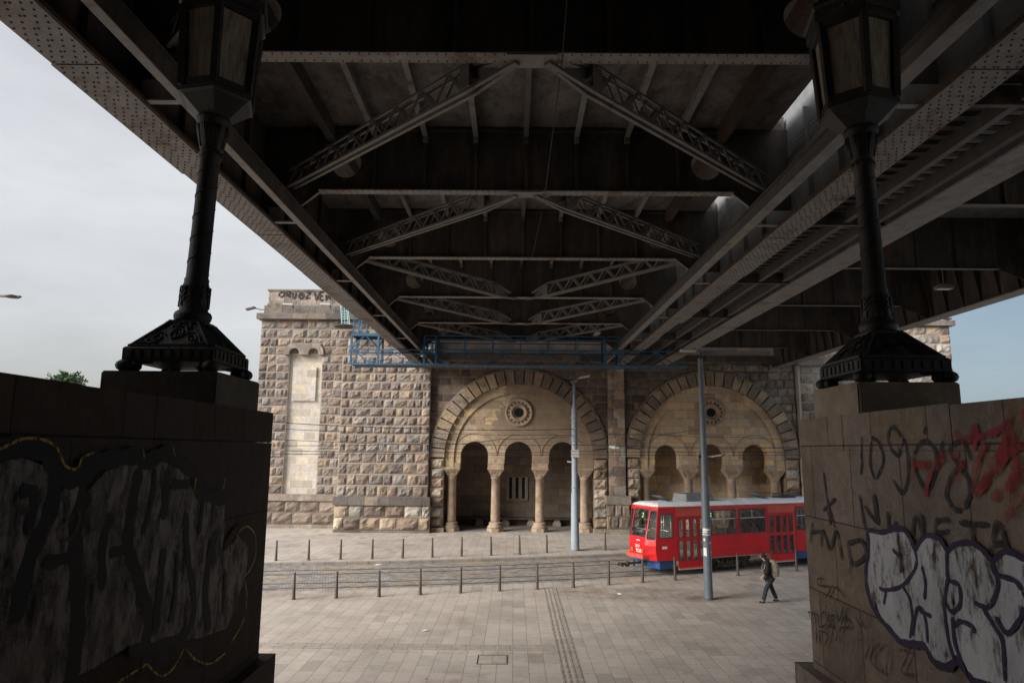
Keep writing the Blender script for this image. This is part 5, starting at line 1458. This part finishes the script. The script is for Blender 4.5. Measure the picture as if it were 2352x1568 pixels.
doors.append((x, x+1.3, .3, zdt))
h_side = wins+doors
panel(body, side, .68, zwt_+.02, h_side, inner=1); panel(body, side, zwt_+.02, zr, [], inner=1)
hF = (.03, fF.L-.03, zwb-.04, 2.88); h1 = (.02, f1.L-.01, 1.55, 2.86); h2 = (.09, f2.L-.04, 1.62, 2.8)
zb = (.95, 1.3, 1.6, 2.85)
panel(body, fF, .66, 3.0, [hF], zb=zb, inner=1); panel(body, f1, .66, 3.0, [h1], zb=zb, inner=1)
h2 = (.14, f2.L-.14, 1.62, 2.72); panel(body, f2, .66, zr, [h2], zb=zb, inner=1)
# far side
fs = seg((LT, TW), 0, (SA, TW), 0); hfs = [(LT-a-1.82, LT-a, zwb-.05, zwt_) for a in (1.3, 3.25, 5.2, 7.15, 9.1, 11.05, 13.0)]
hfs = [(a, b_, c, d) for a, b_, c, d in hfs if a > .1 and b_ < fs.L-.05]
panel(body, fs, .68, zr, hfs, inner=1)
g1f = seg((SA, TW), 0, (.25, TW-.06), .5); g2f = seg((.25, TW-.06), .5, P0, 1)
panel(body, g1f, .66, zr, [(.03, g1f.L-.03, 1.6, 2.8)], zb=zb, inner=1); panel(body, g2f, .66, 3.0, [(.05, g2f.L-.05, 1.6, 2.84)], zb=zb, inner=1)
rear = seg((LT, 0), 0, (LT, TW), 0); panel(body, rear, .66, zr, [(.2, TW-.2, zwb, zwt_)], inner=1)
bo = body.build('body', [M['red'], M['inner']], tram)
tb = MB()
for f in (side, f2): panel(tb, lambda u, z, off=0.0, f=f: f(u, z, .004+off), zwt_+.03, zr-.002, []) if False else None
def overlay(mb, f, a, b_, c, d, off=.004):
    mb.add([f(a/f.L, c, off), f(b_/f.L, c, off), f(b_/f.L, d, off), f(a/f.L, d, off)], [(0, 1, 2, 3)])
overlay(tb, side, 0, side.L, zwt_+.06, zr-.01)
for a, b_ in ((wA[1]+.03, wB[0]-.03),): overlay(tb, side, a, b_, 2.35, zwt_+.06)
overlay(tb, side, d1[0]-.1, d1[1]+.02, zdt+.02, zwt_+.06)
overlay(tb, side, d2[0]-.05, d2[1]+.05, zdt+.02, zwt_+.06)
tb.build('faded_band', M['redtop'], bo)
gt_ = MB(); gt_.bar(side(0, zr, .03), side(1, zr, .03), .04, .05)
for f in (fF, f1, f2): gt_.bar(f(0, zr+.0, .02), f(1, zr+.0, .02), .05, .07)
gt_.build('gutter', M['redtop'], tram)
for o, h in windows(side, wins, bo, M['red']):
    b_ = MB(); zz = h[3]-.42; b_.bar(side(h[0]/side.L+.004, zz, -.005), side(h[1]/side.L-.004, zz, -.005), .02, .03); um = h[0]+(h[1]-h[0])*.5
    b_.bar(side(um/side.L, zz, -.005), side(um/side.L, h[3]-.03, -.005), .02, .025); b_.build('glazing_bar', M['chrome'], o)
for f, hs in ((fF, [hF]), (f1, [h1]), (f2, [h2]), (fs, hfs), (g1f, [(.03, g1f.L-.03, 1.6, 2.8)]), (g2f, [(.05, g2f.L-.05, 1.6, 2.84)]), (rear, [(.2, TW-.2, zwb, zwt_)])):
    for o, h in windows(f, hs, bo, M['red'], .1): pass
# doors of four narrow leaves
for (a, b_, c, d) in doors:
    n = 4; w = (b_-a)/n; do = None
    e = MB(); e.bar(side(a/side.L, d, .02), side(b_/side.L, d, .02), .03, .03); e.bar(side(a/side.L, c, .02), side(b_/side.L, c, .02), .05, .05)
    e.bar(side((a+.01)/side.L, c, -.02), side((a+.01)/side.L, d, -.02), .02, .03); e.bar(side((b_-.01)/side.L, c, -.02), side((b_-.01)/side.L, d, -.02), .02, .03)
    door = e.build('door', M['redtop'], tram)
    st_ = MB(); st_.bar(side(a/side.L, c-.045, .03), side(b_/side.L, c-.045, .03), .09, .04); st_.build('door_step', M['chrome'], door)
    for k in range(n):
        la, lb_ = a+k*w+.008, a+(k+1)*w-.008
        fl_ = seg((SA+la, .015), 0, (SA+lb_, .015), 0); m_ = fl_.L*.16
        hs = [(m_, fl_.L-m_, .6, 1.5), (m_, fl_.L-m_, 1.62, 2.44)]
        lf = MB(); panel(lf, fl_, c+.02, d-.02, hs, .03)
        for h in hs: frame(lf, fl_, h, .012, .07, .003, .01)
        lo_ = lf.build('door_leaf', M['red'], door)
        gk = MB(); gp_ = MB()
        for h in hs:
            frame(gk, fl_, (h[0]+.008, h[1]-.008, h[2]+.008, h[3]-.008), .014, .07, .008, 0)
            gp_.add([fl_(h[0]/fl_.L, h[2], -.012), fl_(h[1]/fl_.L, h[2], -.012), fl_(h[1]/fl_.L, h[3], -.012), fl_(h[0]/fl_.L, h[3], -.012)], [(0, 1, 2, 3)])
        gk.v and None
# gaskets and panes of each door as one piece per door
        gp_.build('pane', M['glass'], lo_) if False else None
        gk.v += []; 
        allp = gp_; 
        gk.m = 0
        b0 = len(gk.v); gk.v += gp_.v
        gk.m = 1
        for fc in gp_.f: gk.face([i+b0 for i in fc])
        gk_o = gk  # merged: gasket + glass
        lo2 = gk.build('leaf_glazing', [M['gasket'], M['glass']], door)
# roof
rf = MB(); NS = 10
plan = [(LT, 0), (SA, 0), (.25+.17, .06), (.34, .5), (.34, 1.7), (.25+.17, TW-.06), (SA, TW), (LT, TW)]
def roofring(k, z): return [W(SA+2+(s-SA-2)*(1-k*.25 if s < 2 else 1) , 1.1+(t-1.1)*(1-k), z) for s, t in plan]
rings = [roofring(0, zr), roofring(.12, zr+.1), roofring(.35, zr+.17), roofring(.8, zr+.2)]
P = sum(rings, []); n = len(plan)
rf.smooth = False
rf.add(P, [(j*n+i, j*n+(i+1) % n, (j+1)*n+(i+1) % n, (j+1)*n+i) for j in range(3) for i in range(n)]+[tuple(3*n+i for i in range(n))])
ro = rf.build('roof', M['troof'], tram)
ribs = MB()
for s in [1.6+1.15*i for i in range(12)]: ribs.bar(W(s, .8, zr+.18), W(s, 1.4, zr+.18), .03, .05)
ribs.build('roof_rib', M['troof'], ro)
def Tbox(mb, s0, s1, t0, t1, z0, z1, ins=0.0):
    P = [W(s0, t0, z0), W(s1, t0, z0), W(s1, t1, z0), W(s0, t1, z0), W(s0+ins, t0+ins, z1), W(s1-ins, t0+ins, z1), W(s1-ins, t1-ins, z1), W(s0+ins, t1-ins, z1)]
    mb.add(P, [(0,3,2,1),(4,5,6,7),(0,1,5,4),(1,2,6,5),(2,3,7,6),(3,0,4,7)])
a_ = MB(); sa, sb = S(900, 250)+.1, S(1300, 240)-.1
Tbox(a_, sa, sb, .55, 1.6, zr+.2, zr+.52, .05); a_.build('air_conditioner', M['steel_lit'], ro)
for s in (S(700), S(1950)):
    h_ = MB(); h_.bar(W(s+.1, .75, zr+.22), W(s+.1, 1.4, zr+.22), .06, .04); 
    for t in (.7, 1.4): h_.bar(W(s+.35, t, zr+.2), W(s-.3, t, zr+.45), .03, .03)
    h_.bar(W(s-.3, .7, zr+.45), W(s-.3, 1.4, zr+.45), .03, .03); P = [W(s+.35, .7, zr+.2), W(s+.35, 1.4, zr+.2), W(s-.3, 1.4, zr+.44), W(s-.3, .7, zr+.44)]; h_.add(P, [(0, 1, 2, 3)]); h_.build('roof_hatch', M['pole'], ro)
h_ = MB(); s = S(2200); Tbox(h_, s, s+1.1, .8, 1.4, zr+.2, zr+.3, .04); h_.build('pantograph_base', M['dark'], ro)
h_ = MB()
for t in (.75, 1.45): h_.bar(W(s+.1, t, zr+.32), W(s+1.4, t, zr+.5), .04, .04); 
h_.bar(W(s+.1, .4, zr+.42), W(s+.1, 1.8, zr+.42), .1, .04); h_.build('pantograph', M['dark'], ro)
# underside: floor, skirts, bumper, coupler
u = MB()
Tbox(u, .7, LT-.2, .12, TW-.12, .62, .74); u.build('floor', M['inner'], tram)
u = MB(); Tbox(u, .45, SA+d1[0]-.06, .1, TW-.1, .3, .66, .0); u.build('skirt', M['tblue'], tram); u = MB(); Tbox(u, SA+d2[1]+.05, SA+wC0+3.4, .04, TW-.1, .32, .7); u.build('skirt', M['tblue'], tram)
u = MB(); P = [W(-.2, P1[1]-.05, .72), W(-.2, P0[1]+.05, .72), W(.25, P0[1]+.1, .72), W(.25, P1[1]-.1, .72)]; Q = [p+Vector((0, 0, .17)) for p in P]
u.add(P+Q, [(0, 3, 2, 1), (4, 5, 6, 7), (0, 1, 5, 4), (1, 2, 6, 5), (2, 3, 7, 6), (3, 0, 4, 7)]); u.build('bumper', M['redtop'], tram)
u = MB(); c0 = W(.5, 1.1, .5)
u.bar(c0, W(-.95, 1.1, .46), .09, .09); u.cyl(W(-.6, 1.1, .35), W(-.6, 1.1, .57), .09, n=8); u.bar(W(-.95, .95, .46), W(-.95, 1.25, .46), .12, .16); u.bar(W(-1.2, 1.05, .48), W(-.9, 1.05, .48), .05, .05)
u.bar(W(-.2, .9, .55), W(.3, 1.3, .4), .05, .05); u.bar(W(-.1, 1.3, .3), W(-.1, 1.3, .6), .08, .08); u.build('coupler', M['bogie'], tram)
def bogie(s0):
    b_ = MB()
    Tbox(b_, s0-1.25, s0+1.25, .35, .5, .42, .6, .0); Tbox(b_, s0-1.25, s0+1.25, 1.7, 1.85, .42, .6); Tbox(b_, s0-.25, s0+.25, .4, 1.8, .35, .55)
    for k in range(5): b_.cyl(W(s0-.5+k*.25, .3, .25), W(s0-.5+k*.25, .3, .5), .06, n=8)
    b_.bar(W(s0-.45, .28, .2), W(s0+.45, .28, .2), .06, .1); Tbox(b_, s0-.2, s0+.15, .24, .34, .25, .45)
    for t in (-.9, .9): b_.bar(W(s0+t*.5, .3, .5), W(s0+t, .3, .2), .08, .06)
    o = b_.build('bogie', M['bogie'], tram)
    for ds in (-.95, .95):
        for t in (.55, 1.55):
            w_ = MB(); a, c = W(s0+ds, t-.06, .33), W(s0+ds, t+.06, .33); w_.cyl(a, c, .33, n=20); w_.cyl(W(s0+ds, t-.14, .33), W(s0+ds, t-.05, .33), .12, n=12); w_.build('wheel', M['bogie'], o)
bogie(S(1450, 1000)); bogie(LT-2.4)
# interior
it = MB()
for k in range(9):
    s = 3.4+k*1.05
    for t in (.45, 1.75):
        Tbox(it, s, s+.42, t-.2, t+.2, 1.1, 1.16); P = [W(s+.42, t-.2, 1.1), W(s+.42, t+.2, 1.1), W(s+.52, t+.18, 1.85), W(s+.52, t-.18, 1.85)]; it.add(P+[p+TD*.04 for p in P], [(0, 1, 2, 3), (7, 6, 5, 4), (1, 5, 6, 2), (0, 3, 7, 4), (3, 2, 6, 7)])
it.build('seats', M['seat'], tram)['kind'] = 'stuff'
it = MB()
Tbox(it, 1.4, LT-.3, .25, TW-.25, 2.93, 2.95)
for s in (1.6, 3.2, 5.4, 7.6, 9.8):
    for t in (.75, 1.45): it.cyl(W(s, t, .74), W(s, t, 3.0), .018, n=6)
for t in (.75, 1.45): it.cyl(W(1.6, t, 2.6), W(12, t, 2.6), .018, n=6)
it.cyl(W(.9, .3, 2.3), W(.9, 1.9, 2.3), .02, n=6); it.cyl(W(.3, .5, 1.95), W(.3, 1.7, 1.95), .02, n=6); it.cyl(W(1.1, .2, 1.9), W(1.1, 1.6, 1.9), .02, n=6); it.cyl(W(1.1, .6, 1.2), W(1.1, .6, 2.9), .02, n=6)
it.build('grab_rails', M['chrome'], tram)
it = MB(); Tbox(it, .35, .6, .5, 1.7, .8, 1.6); it.build('dashboard', M['dark'], tram)
# writing and marks on the nose
def front_loc(u0, z0):
    return lambda x, y: fF((u0+x)/fF.L, z0+y, .008)
font_mesh('2267', .17, front_loc(fF.L*.52, 1.17), 'fleet_number', M['white'], tram, .006)
font_mesh('mapeco', .085, front_loc(fF.L*.55, 1.46), 'small_lettering', M['white'], tram, .004)
lg = MB(); cu, cz = fF.L*.56, 1.02
for r0, r1 in ((.055, .085),):
    n = 16; P = [fF((cu+r*math.cos(6.2832*k/n))/fF.L, cz+r*math.sin(6.2832*k/n), .008) for r in (r0, r1) for k in range(n)]
    lg.add(P, [(k, (k+1) % n, n+(k+1) % n, n+k) for k in range(n)])
for sg in (-1, 1):
    for a, b_, c, d in ((.1, .2, -.07, -.03), (.1, .2, .03, .07), (.13, .17, -.03, .03)):
        u0, u1 = sorted((cu+sg*a, cu+sg*b_)); lg.add([fF(u0/fF.L, cz+c, .008), fF(u1/fF.L, cz+c, .008), fF(u1/fF.L, cz+d, .008), fF(u0/fF.L, cz+d, .008)], [(0, 1, 2, 3)])
lg.build('emblem', M['white'], tram)
M['amber'] = mat('lamp_amber', base=(.6, .16, .02), rough=.3)
for u0 in (.08, .16, .24, fF.L-.34, fF.L-.26, fF.L-.12):
    hl = MB(); P = [(u0, .95), (u0+.055, .95), (u0+.055, 1.12), (u0, 1.12)]
    hl.add([fF(u/fF.L, z, .012) for u, z in P]+[fF(u/fF.L, z, .0) for u, z in P], [(0, 1, 2, 3), (0, 4, 5, 1), (1, 5, 6, 2), (2, 6, 7, 3), (3, 7, 4, 0)])
    hl.build('headlight', M['amber'] if int(u0*100) % 3 else M['dark'], tram)
def displayT(fp, wd, hg, name):
    m_ = MB(); P = [fp(-wd, -hg), fp(wd, -hg), fp(wd, hg), fp(-wd, hg)]; m_.add(P+[p+TN*.03 for p in P], [(0, 1, 2, 3), (0, 4, 5, 1), (1, 5, 6, 2), (2, 6, 7, 3), (3, 7, 4, 0)])
    o = m_.build('route_display', M['dark'], tram)
    return o
fp = lambda x, y: fF((fF.L*.55+x)/fF.L, 2.58+y, -.06)
o = displayT(fp, .16, .17, 'd'); font_mesh('2', .28, lambda x, y: fF((fF.L*.55+x)/fF.L, 2.49+y, -.05), 'digit', M['led'], o, .002)
us = wA[0]+.28
fp = lambda x, y: side((us+x)/side.L, 2.58+y, -.07)
o = displayT(fp, .22, .14, 'd'); font_mesh('2', .26, lambda x, y: side((us+x)/side.L, 2.49+y, -.06), 'digit', M['led'], o, .002)
sq_ = MB(); s_, z_ = sz(518, 805); f2p = [f2(u, z, .01) for u, z in ((.3, 1.17), (.55, 1.17), (.55, 1.28), (.3, 1.28))]; sq_.add(f2p, [(0, 1, 2, 3)]); sq_.build('white_sticker', M['white'], tram)
wp = MB(); wp.bar(fF(.3, 1.66, .03), fF(.75, 2.2, .03), .02, .02); wp.build('wiper', M['dark'], tram)
mr = MB(); mr.bar(f1(.6, 2.78, .02), f1(.4, 2.7, .2), .02, .02); mr.build('mirror_arm', M['dark'], tram)

# ================================================================ people
def skin(name, pts, edges, mt, parent, sub=2):
    """pts: (x,y,z,r) ; one continuous skinned surface"""
    org = origin(parent)
    me = bpy.data.meshes.new(name); me.from_pydata([(p[0]-org.x, p[1]-org.y, p[2]-org.z) for p in pts], edges, [])
    ob = bpy.data.objects.new(name, me); col.objects.link(ob)
    ob.modifiers.new('s', 'SKIN'); sm = ob.modifiers.new('u', 'SUBSURF'); sm.levels = sub; sm.render_levels = sub
    if not me.skin_vertices: 
        with bpy.context.temp_override(active_object=ob, object=ob): pass
    sv = me.skin_vertices[0].data if me.skin_vertices else None
    for i, p in enumerate(pts):
        r = p[3] if isinstance(p[3], tuple) else (p[3], p[3]); sv[i].radius = r
        sv[i].use_root = (i == 0)
    dg = bpy.context.evaluated_depsgraph_get(); dg.update()
    m2 = bpy.data.meshes.new_from_object(ob.evaluated_get(dg)); bpy.data.objects.remove(ob)
    m2.name = name
    for p in m2.polygons: p.use_smooth = True
    o = bpy.data.objects.new(name, m2); m2.materials.clear(); m2.materials.append(mt); col.objects.link(o); o.parent = parent
    return o
M['skinc'] = mat('skin', base=(.45, .26, .19), rough=.5)
M['hair'] = varied((.05, .022, .016), .3, 20, .2, name='dark_red_hair', rough=.6)
M['jacket'] = varied((.02, .016, .018), .3, 8, .2, name='black_jacket_cloth', rough=.85)
M['jeans'] = varied((.028, .035, .045), .35, 9, .2, name='dark_trouser_cloth', rough=.85)
M['shoe'] = mat('shoe_leather', base=(.05, .04, .035), rough=.6)
M['pack'] = varied((.33, .29, .21), .25, 7, .3, name='khaki_canvas', rough=.85)
fp_ = atZ(1768, 1383, .03)
pe = empty('person', (fp_.x, fp_.y, .03), 'person in black jacket and dark trousers walking left across the plaza', 'person')
PX, PY = fp_.x, fp_.y
def q(x, y, z, r): return (PX+x, PY+y, .03+z, r)
# continuous body (skin)
bodyp = [q(.02, 0, .92, .09), q(-.02, 0, 1.15, .13), q(-.07, 0, 1.38, .13), q(-.12, 0, 1.50, .055), q(-.17, 0, 1.57, .05), q(-.2, 0, 1.63, .085), q(-.215, 0, 1.72, .08),
         q(.02, -.09, .88, .09), q(-.16, -.1, .50, .055), q(-.24, -.1, .10, .04), q(-.36, -.1, .05, .035),
         q(.03, .09, .88, .09), q(.14, .1, .48, .055), q(.31, .1, .14, .04), q(.25, .1, .04, .035),
         q(-.09, -.2, 1.42, .055), q(-.1, -.25, 1.14, .04), q(-.25, -.22, .98, .032), q(-.3, -.2, .95, .03),
         q(-.06, .2, 1.42, .055), q(.02, .25, 1.14, .04), q(.12, .22, .95, .032), q(.14, .21, .9, .03)]
be = [(0, 1), (1, 2), (2, 3), (3, 4), (4, 5), (5, 6), (0, 7), (7, 8), (8, 9), (9, 10), (0, 11), (11, 12), (12, 13), (13, 14), (2, 15), (15, 16), (16, 17), (17, 18), (2, 19), (19, 20), (20, 21), (21, 22)]
# nose and fingers grow out of the same surface
bodyp += [q(-.29, 0, 1.64, .014)]; be.append((5, len(bodyp)-1))
for hi, sx in ((18, -1), (22, 1)):
    hx, hy, hz_ = bodyp[hi][0]-PX, bodyp[hi][1]-PY, bodyp[hi][2]-.03
    for k in range(4):
        bodyp.append(q(hx+(-.05 if sx < 0 else .01)+k*.012*sx, hy-.03+k*.02, hz_-.07-(.01 if k in (1, 2) else 0), .009)); be.append((hi, len(bodyp)-1))
    bodyp.append(q(hx-.04, hy, hz_-.02, .009)); be.append((hi, len(bodyp)-1))
bo_ = skin('body', bodyp, be, M['skinc'], pe, 2)
skin('jacket', [q(.0, 0, .98, (.185, .16)), q(-.03, 0, 1.2, (.18, .14)), q(-.08, 0, 1.4, (.17, .125)), q(-.115, 0, 1.49, .085),
                q(-.09, -.2, 1.43, .08), q(-.11, -.255, 1.15, .065), q(-.235, -.225, .995, .052),
                q(-.06, .2, 1.43, .08), q(.02, .255, 1.15, .065), q(.11, .225, .97, .052), q(.02, 0, .84, (.19, .17))],
     [(0, 1), (1, 2), (2, 3), (2, 4), (4, 5), (5, 6), (2, 7), (7, 8), (8, 9), (0, 10)], M['jacket'], pe)
skin('trousers', [q(.02, 0, .9, (.15, .13)), q(.02, -.1, .82, .105), q(-.15, -.1, .48, .085), q(-.27, -.1, .07, .078), q(.03, .1, .82, .105), q(.14, .1, .47, .085), q(.3, .1, .1, .078)],
     [(0, 1), (1, 2), (2, 3), (0, 4), (4, 5), (5, 6)], M['jeans'], pe)
for (x, y, z, a) in ((-.28, -.1, .045, -.05), (.3, .1, .06, .06)):
    s_ = MB(); s_.sphere((PX+x-.03, PY+y, .03+z), .05, 10, 6, (2.5, .9, .85)); s_.build('shoe', M['shoe'], pe)
s_ = MB(); s_.sphere((PX-.185, PY, .03+1.68), .11, 12, 8, (1.0, .95, 1.0)); s_.sphere((PX-.11, PY, .03+1.6), .085, 10, 6, (.9, 1, 1.4))
s_.build('hair', M['hair'], pe)
s_ = MB(); s_.sphere((PX-.275, PY-.035, .03+1.66), .012, 6, 4); s_.sphere((PX-.275, PY+.035, .03+1.66), .012, 6, 4); s_.build('eyes', M['dark'], pe)
s_ = MB(); s_.bar((PX-.278, PY-.02, .03+1.595), (PX-.278, PY+.02, .03+1.595), .01, .008); s_.build('mouth', mat('lips', base=(.35, .1, .09)), pe)
bp = MB()
cx, cz_ = PX+.19, .03+1.24
P = []
for i, (zz, hx, hy) in enumerate(((-.31, .09, .15), (-.28, .16, .19), (-.05, .19, .2), (.14, .165, .19), (.25, .1, .15), (.28, .04, .09))):
    for k in range(14):
        t = 6.2832*k/14; c_, s__ = math.cos(t), math.sin(t); e_ = 1.0/(abs(c_)**3+abs(s__)**3)**(1/3)
        P.append((cx+hx*c_*e_-.22*zz*.55, PY+hy*s__*e_, cz_+zz))
bp.smooth = True
bp.add(P, [(j*14+k, j*14+(k+1) % 14, j*14+14+(k+1) % 14, j*14+14+k) for j in range(5) for k in range(14)]+[tuple(reversed(range(14))), tuple(70+k for k in range(14))]); bp.smooth = False
pk = bp.build('backpack', M['pack'])
rest(pk); tag(pk, 'khaki canvas backpack carried on the walking person\'s back', 'backpack')
pkt = MB(); pkt.sphere((cx+.17, PY, cz_-.08), .1, 10, 6, (.5, 1.2, 1.1)); po = pkt.build('front_pocket', M['pack'], pk)
for sy in (-1, 1):
    s_ = MB(); s_.bar((cx-.1, PY+sy*.11, cz_+.22), (cx-.33, PY+sy*.12, cz_+.2), .04, .015); s_.bar((cx-.33, PY+sy*.12, cz_+.2), (cx-.38, PY+sy*.13, cz_-.05), .04, .015); s_.build('strap', M['pack'], pk)
bg = MB(); bg.sphere((PX+.2, PY+.2, .03+.78), .09, 10, 6, (.8, .6, 1.3)); bg.cyl((PX+.18, PY+.21, .03+.88), (PX+.14, PY+.21, .03+.95), .008, n=5)
tag(rest(bg.build('small_bag', mat('bag_cloth', base=(.08, .07, .1), rough=.7))), 'small dark bag dangling from the walking person\'s hand', 'bag')
# passengers
def passenger(px, py, t, seated, lab, coat):
    d = ray(1428.5+px*.17964, 1106.6+py*.17964); o = Vector((0, 0, ZC)); pl_ = TA+TN*t
    k = (pl_-o).dot(TN)/d.dot(TN); hp = o+d*k            # head position
    zf = .74; base = Vector((hp.x, hp.y, zf)); H = hp.z-zf
    e = empty('person', tuple(base), lab, 'person')
    def r(a, b_, z, rr_): p = base+TD*a+TN*b_; return (p.x, p.y, z, rr_)
    hz_ = hp.z
    if seated:
        pts = [r(.05, 0, hz_-.72, .12), r(.03, 0, hz_-.45, .13), r(0, 0, hz_-.25, .12), r(-.02, 0, hz_-.15, .05), r(-.04, 0, hz_, .085), r(-.05, 0, hz_+.07, .07),
               r(-.35, -.1, hz_-.72, .08), r(-.4, -.1, zf+.06, .05), r(-.35, .1, hz_-.72, .08), r(-.4, .1, zf+.06, .05),
               r(0, -.2, hz_-.3, .06), r(-.05, -.25, hz_-.55, .05), r(-.28, -.15, hz_-.6, .035), r(0, .2, hz_-.3, .06), r(-.05, .25, hz_-.55, .05), r(-.28, .15, hz_-.6, .035)]
    else:
        pts = [r(0, 0, hz_-.75, .12), r(0, 0, hz_-.5, .13), r(0, 0, hz_-.28, .12), r(0, 0, hz_-.16, .05), r(-.02, 0, hz_, .085), r(-.03, 0, hz_+.07, .07),
               r(0, -.1, hz_-1.2, .07), r(0, -.1, zf+.05, .05), r(0, .1, hz_-1.2, .07), r(0, .1, zf+.05, .05),
               r(0, -.2, hz_-.3, .06), r(-.02, -.26, hz_-.55, .05), r(-.2, -.22, hz_-.5, .035), r(0, .2, hz_-.3, .06), r(0, .26, hz_-.58, .05), r(-.1, .24, hz_-.8, .035)]
    ed = [(0, 1), (1, 2), (2, 3), (3, 4), (4, 5), (0, 6), (6, 7), (0, 8), (8, 9), (2, 10), (10, 11), (11, 12), (2, 13), (13, 14), (14, 15)]
    skin('body', pts, ed, M['skinc'], e, 1)
    f = lambda p, k_: (p[0], p[1], p[2], p[3]*k_)
    skin('clothes', [f(p, 1.2) for p in pts[:3]]+[f(pts[3], 1.3)]+[f(pts[i], 1.25) for i in (6, 7, 8, 9, 10, 11, 12, 13, 14, 15)],
         [(0, 1), (1, 2), (2, 3), (0, 4), (4, 5), (0, 6), (6, 7), (2, 8), (8, 9), (9, 10), (2, 11), (11, 12), (12, 13)], coat, e, 1)
    h_ = MB(); p = r(0, 0, hz_+.05, 0); h_.sphere(p[:3], .11, 10, 6, (1, 1, .95)); h_.build('hair', M['dark'], e)
passenger(1690, 525, 1.0, True, 'dark-haired passenger in a grey patterned jacket seated behind the tram window', varied((.16, .17, .18), .4, 14, 0, name='grey_jacket'))
passenger(1740, 385, 1.45, False, 'passenger in dark clothes standing behind the seated one inside the tram', M['jacket'])

# ================================================================ world, sun, camera
w = bpy.data.worlds.new('World'); sc.world = w; w.use_nodes = True
t = NT(w); bgN = t.n['Background']; outN = t.n['World Output']
sky = t.new('ShaderNodeTexSky'); sky.sky_type = 'NISHITA'; sky.sun_disc = False
SUN_EL, SUN_AZ = 25.0, 239.0       # azimuth from +Y clockwise
sky.sun_elevation = R(SUN_EL); sky.sun_rotation = R(SUN_AZ); sky.dust_density = 3
t.link(sky.outputs[0], bgN.inputs[0]); bgN.inputs[1].default_value = .03
bg2 = t.new('ShaderNodeBackground'); bg2.inputs[1].default_value = .95
tc = t.new('ShaderNodeTexCoord'); sp = t.new('ShaderNodeSeparateXYZ'); t.link(tc.outputs['Generated'], sp.inputs[0])
# overcast: pale on the left, bluish on the right, bright veil low over the horizon
lr = t.ramp(sp.outputs[0], [(0, (.40, .405, .415)), (.33, (.47, .465, .465)), (.5, (.46, .455, .455)), (.66, (.2, .25, .3)), (1, (.17, .225, .275))])
mp = t.new('ShaderNodeMath', operation='MULTIPLY_ADD'); mp.inputs[1].default_value = .5; mp.inputs[2].default_value = .5; t.link(sp.outputs[0], mp.inputs[0])
t.l.new(mp.outputs[0], [n for n in t.n if n.type == 'VALTORGB'][-1].inputs[0])
mpn = t.new('ShaderNodeMapping'); mpn.inputs['Scale'].default_value = (1, 1, 3.2); t.link(tc.outputs['Generated'], mpn.inputs[0])
cl = t.ramp(t.noise(mpn.outputs[0], 2.3, 7, .6), [(.32, .88), (.62, 1.1)])
c2 = t.mix(lr, cl, 1.0, 'MULTIPLY')
hz_l = t.ramp(sp.outputs[2], [(0, .6), (.07, .72), (.16, .97), (.3, 1.08), (.5, 1.0), (.72, 1.75)])
hz_q = t.ramp(sp.outputs[2], [(0, .95), (.3, .95), (.45, 1.2), (.7, 2.4)])
sel = t.ramp(mp.outputs[0], [(.42, 0), (.6, 1)])
hz_r = t.mix(hz_l, hz_q, sel)
c2 = t.mix(c2, hz_r, 1.0, 'MULTIPLY')
t.link(c2, bg2.inputs[0])
ad = t.new('ShaderNodeAddShader'); t.link(bgN.outputs[0], ad.inputs[0]); t.link(bg2.outputs[0], ad.inputs[1]); t.link(ad.outputs[0], outN.inputs[0])
sd = bpy.data.lights.new('sun', 'SUN'); sd.energy = 4.6; sd.angle = R(35); sd.color = (1.0, .965, .92)
so = bpy.data.objects.new('sun', sd); col.objects.link(so)
az, el = R(SUN_AZ), R(SUN_EL)
dirv = Vector((math.sin(az)*math.cos(el), math.cos(az)*math.cos(el), math.sin(el)))
so.rotation_euler = dirv.to_track_quat('Z', 'Y').to_euler()
cd = bpy.data.cameras.new('camera'); cam = bpy.data.objects.new('camera', cd); col.objects.link(cam)
from mathutils import Matrix
mm = Matrix((CR, CU, -CF)).transposed().to_4x4(); mm.translation = Vector((0, 0, ZC)); cam.matrix_world = mm
cd.sensor_width = 36; cd.sensor_fit = 'HORIZONTAL'; cd.lens = 36*F/2352; cd.clip_end = 2000; cd.clip_start = .05
sc.camera = cam
sc.view_settings.view_transform = 'Standard'; sc.view_settings.look = 'None'; sc.view_settings.gamma = 1; sc.view_settings.exposure = 0.45
sc.render.engine = 'CYCLES'; sc.cycles.use_denoising = True
sc.cycles.max_bounces = 10; sc.cycles.diffuse_bounces = 6; sc.cycles.transparent_max_bounces = 16
# seams and small marks on the tram side
sm_ = MB()
for u in (d1[1]+.06, wA[1]+.07, wB[1]+.1, d2[1]+.08): sm_.bar(side(u/side.L, .7, .003), side(u/side.L, zwt_+.05, .003), .008, .01)
sm_.bar(side(d1[1]/side.L, .98, .003), side(d2[0]/side.L, .98, .003), .01, .008); sm_.build('panel_seam', M['gasket'], bo)
